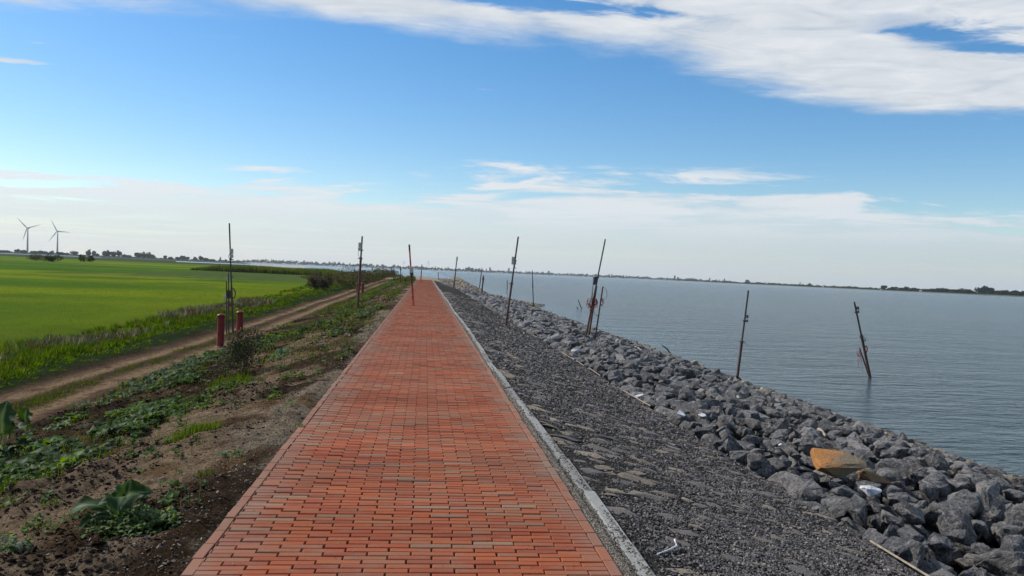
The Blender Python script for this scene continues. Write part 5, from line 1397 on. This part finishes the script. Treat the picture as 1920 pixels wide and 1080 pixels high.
for px, hp, wp, lab in [(8, 4, 14, 0), (33, 6, 10, 0), (44, 5, 12, 0), (62, 5, 9, 0), (74, 6, 14, 0), (86, 4, 12, 0), (97, 6, 9, 0), (111, 5, 12, 0), (124, 4, 10, 0),
                        (139, 8, 10, 'lone round tree just right of the second wind turbine'), (166, 10.5, 10, 0), (175, 10, 9, 0), (183, 5, 8, 0), (194, 10.5, 9, 0), (203, 12, 10, 0), (212, 11, 9, 0), (222, 11, 11, 0),
                        (232, 6, 8, 0), (240, 5, 10, 0), (258, 11, 11, 0), (268, 10, 12, 0), (278, 10, 13, 0), (287, 7, 9, 0), (310, 7, 6, 0), (319, 5, 7, 0), (333, 5, 9, 0), (342, 8, 9, 0), (352, 6, 7, 0),
                        (366, 6, 9, 0), (376, 8, 10, 0), (386, 6, 9, 0), (396, 4, 12, 0), (413, 8, 3, 'narrow tall tree standing just left of the pole cluster on the horizon'), (423, 5, 3, 'small narrow tree between the poles of the cluster on the horizon')]:
    D = 1900 + random.uniform(-120, 120)
    key = 'a' if px < 51 else 'b' if px < 107 else 'c' if px < 250 else 'd'
    cnt_[key] = cnt_.get(key, -1) + 1
    where = {'a': 'tree from the left edge, before the left wind turbine', 'b': 'small tree from the left between the two wind turbines', 'c': 'tree of the row starting right of the right wind turbine',
             'd': 'tree counted rightwards from the broad clump nearest the pole cluster'}[key]
    tree(px, D, kpx(hp, D) + 2.0, kpx(wp, D), lab or ORD[cnt_[key]] + ' ' + where, gl)
gr = 'trees on the right end of the far shore'; cn = 0
for px, hp, wp, lab in [(1658, 8, 9, 'round tree standing highest at the left end of the right hand wood'), (1668, 4, 9, 0), (1678, 6, 10, 0), (1688, 5, 10, 0), (1700, 6, 14, 0), (1712, 6, 12, 0), (1724, 4, 12, 0), (1738, 5, 12, 0),
                        (1752, 6, 12, 0), (1764, 8, 13, 0), (1776, 6, 11, 0), (1790, 6, 13, 0), (1802, 7, 12, 0), (1814, 8, 12, 0), (1824, 5, 10, 0), (1838, 12, 12, 0), (1848, 13, 13, 0), (1858, 12, 12, 0), (1872, 8, 10, 0), (1884, 9, 13, 0),
                        (1896, 5, 8, 0), (1906, 9, 14, 0), (1918, 8, 12, 0), (1932, 10, 14, 0), (1950, 9, 14, 0)]:
    D = shore_r(px) + 70 + random.uniform(0, 30)
    cn += 1; tree(px, D, kpx(hp, D) + 1.8, kpx(wp, D) * 1.15, lab or ORD[cn - 1] + ' tree from the left in the wood on the right far shore', gr)
gm = 'clump of trees on the far shore behind the thin pole'
for px, hp, wp in [(874, 8, 6), (879, 9, 6), (885, 8, 7), (891, 7, 6), (898, 8, 6), (903, 5, 5)]:
    D = shore_r(px) + 90; tree(px, D, kpx(hp, D) + 2, kpx(wp, D), ORD[[874, 879, 885, 891, 898, 903].index(px)] + ' tree from the left in the clump right of the box topped pole', gm)
# the rest of the wooded shore reads as one low band
bag = Bag()
for px in np.arange(-60, 1960, 2.6):
    left = px < 455
    D = (2500 if left else shore_r(px) + 80) + random.uniform(0, 160)
    prof = np.interp(px, [-60, 150, 300, 440, 500, 620, 760, 900, 1150, 1300, 1420, 1500, 1600, 1700, 1950], [1.8, 1.8, 1.8, 2.5, 6, 6.2, 5.6, 4.4, 4.6, 3.6, 3.4, 2.8, 3, 2.5, 3.5])
    hp = prof * random.uniform(.6, 1.5); bx, by = bear(px + random.uniform(-1, 1)); v = random.randrange(7)
    hg = kpx(hp, D) + 1.5; wd_ = kpx(random.uniform(4, 7.5), D)
    bag.add_many(crowns[v][0][:400], crowns[v][1][:100], np.array([[bx * D, by * D, -1.6]]), rots(np.array([random.uniform(0, 6)])), np.array([[wd_ * .6, wd_ * .6, hg * .85]]), np.array([[0.020, 0.030, 0.016]]))
tag(bag.build('far_wood', M_CROWN), 'low dark band of trees and shrubs along the far shore', 'wood', kind='stuff')
# skyline buildings
def tower(px, w_px, h_px, D, col, label, group='buildings of the far skyline', roofpx=0.0):
    bx, by = bear(px); wd_, hg = kpx(w_px, D), kpx(h_px, D)
    root = empty('far_building', (bx * D, by * D, -1.2), -math.atan2(bx, by), label, 'building', group)
    bm = bevel_box(wd_, wd_ * .6, hg, .3, 1); V, Fc = bm_np(bm); V[:, 2] += hg / 2
    obj_np('facade', V, [Fc], M_TOWER, np.tile(np.array(col), (len(V), 1)), root)
    bm = bevel_box(wd_ * .5, wd_ * .35, max(hg * .08, 1.5), .2, 1); o = bm_obj('roof_box', bm, M_FARROOF, root); o.location = (0, 0, hg + max(hg * .04, .7))
    if w_px >= 3 or h_px >= 6:
        nW = int(max(2, h_px))
        for q_ in range(nW):
            bm = bevel_box(wd_ * .86, .3, hg / nW * .4, .05, 1); o = bm_obj('window', bm, M_DARKBOX, root); o.location = (0, -wd_ * .31, hg * (q_ + .55) / nW)
gy, gd, gw = (0.28, 0.30, 0.33), (0.16, 0.17, 0.19), (0.45, 0.44, 0.42)
for px, w_, h_, c_, lab in [
    (911.5, 2, 6, gd, 'left slim tower of the pair on the skyline right of the tree clump'), (918.5, 3.4, 8.5, gd, 'right wider tower of the pair on the skyline right of the tree clump'),
    (954, 3, 9, gd, 'dark block on the skyline just left of the tall leaning pole'), (1029, 3, 7, gd, 'small dark tower on the skyline right of the thin water pole'),
    (1142, 2.4, 5.5, gy, 'left tower of a skyline pair right of the tallest leaning pole'), (1147, 2.4, 6, gy, 'right tower of a skyline pair right of the tallest leaning pole'),
    (1164, 2.6, 4.5, gd, 'first of three equal blocks on the far shore'), (1169, 2.6, 4.8, gd, 'second of three equal blocks on the far shore'), (1174, 2.6, 4.4, gd, 'third of three equal blocks on the far shore'),
    (1265, 3.2, 8, gd, 'tall block on the skyline left of the pale hall'), (1271, 4.5, 5.0, gd, 'lower block leaning on the tall block left of the pale hall'),
    (1296, 22, 4.2, gw, 'long pale hall on the far shore'), (1330.5, 2.4, 6.5, gy, 'slim pale tower right of the long pale hall'), (1343, 2.0, 4.5, gy, 'small pale tower between two slim towers'), (1358, 2.6, 6.0, gy, 'slim tower left of the bluish slab building'),
    (1401, 7, 6.0, gd, 'bluish slab building on stilts on the skyline'), (1500, 2, 6, (0.6, 0.62, 0.65), 'bright white small building above the far trees'), (1518, 6, 4.5, gd, 'grey block above the far trees near the wood'),
    (570, 3, 7, gy, 'pale tower above the trees left of the spliced pole'), (593, 2.2, 6, gy, 'small pale tower above the trees left of the spliced pole')]:
    D = shore_r(px) + 350; tower(px, w_, h_ + .8, D, c_, lab)
for px, w_, lab in [(1543, 4, 'small white house at the waterline of the far shore'), (1726, 4, 'white house at the edge of the right hand wood'), (1652, 3, 'small house with red roof left of the round tree')]:
    D = shore_r(px) + 15; bx, by = bear(px); wd_ = kpx(w_, D)
    root = empty('house', (bx * D, by * D, -.6), -math.atan2(bx, by), lab, 'house')
    bm = bevel_box(wd_, wd_ * .7, wd_ * .42, .05, 1); V, Fc = bm_np(bm); V[:, 2] += wd_ * .21; obj_np('wall', V, [Fc], M_TOWER, np.tile(np.array((.6, .6, .58)), (len(V), 1)), root)
    bm = bmesh.new(); e = wd_ * .54
    vs = [bm.verts.new(c) for c in ((-e, -e * .8, 0), (e, -e * .8, 0), (e, e * .8, 0), (-e, e * .8, 0), (-e * .9, 0, wd_ * .28), (e * .9, 0, wd_ * .28))]
    for f in ((0, 1, 5, 4), (2, 3, 4, 5), (1, 2, 5), (3, 0, 4), (3, 2, 1, 0)): bm.faces.new([vs[i] for i in f])
    o = bm_obj('roof', bm, plain('tile_roof', (0.25, 0.10, 0.07) if 'red' in lab else (.3, .3, .3), .8, bstr=0), root); o.location = (0, 0, wd_ * .42)
# faint lattice pylons
for px, hp, lab in [(803, 18, 'faint lattice pylon on the far shore above the end of the path'), (757, 15, 'faint lattice pylon on the far shore left of the path pole')]:
    D = 4200; bx, by = bear(px); hg = kpx(hp, D); root = empty('pylon', (bx * D, by * D, -1), 0, lab, 'pylon', 'power pylons on the far shore')
    bg = Bag()
    for sx, sy in ((-1, -1), (1, -1), (1, 1), (-1, 1)):
        V, Fs = tube([(sx * 3.4, sy * 3.4, 0), (sx * 1.1, sy * 1.1, hg * .6), (0, 0, hg)], .22, 4, False); bg.add(V, Fs, np.array((.2, .2, .2)))
    for q_ in range(8):
        z0, z1 = hg * q_ / 9, hg * (q_ + 1) / 9; w0, w1 = 3.4 * (1 - q_ / 10), 3.4 * (1 - (q_ + 1) / 10)
        V, Fs = tube([(-w0, -w0, z0), (w1, -w1, z1)], .12, 4, False); bg.add(V, Fs, np.array((.2, .2, .2)))
    bg.build('lattice', M_STONE, root)
    for q_, wd_ in ((.62, 9), (.76, 11), (.9, 7)):
        V, Fs = tube([(-wd_, 0, hg * q_), (0, 0, hg * q_ + .8), (wd_, 0, hg * q_)], .25, 4, False); obj_np('crossarm', V, Fs, M_STRAP, None, root)

# ------------------------------------------------------------------ air
bm = bmesh.new(); bmesh.ops.create_cube(bm, size=1.0)
for v in bm.verts: v.co = Vector((v.co.x * 19000, v.co.y * 19000, -4.3 if v.co.z < 0 else 145.0))
hm = bpy.data.materials.new('haze_air'); hm.use_nodes = True; hm.node_tree.nodes.clear()
t = NT(hm.node_tree); vo = t.node('ShaderNodeVolumePrincipled'); vo.inputs['Color'].default_value = (0.80, 0.88, 1.0, 1); vo.inputs['Density'].default_value = 0.00006
vo.inputs['Anisotropy'].default_value = 0.2
mo = t.n.new('ShaderNodeOutputMaterial'); t.l.new(vo.outputs[0], mo.inputs['Volume'])
hz = bm_obj('haze', bm, hm); tag(hz, 'thin bluish haze over the lake and meadow', kind='stuff')
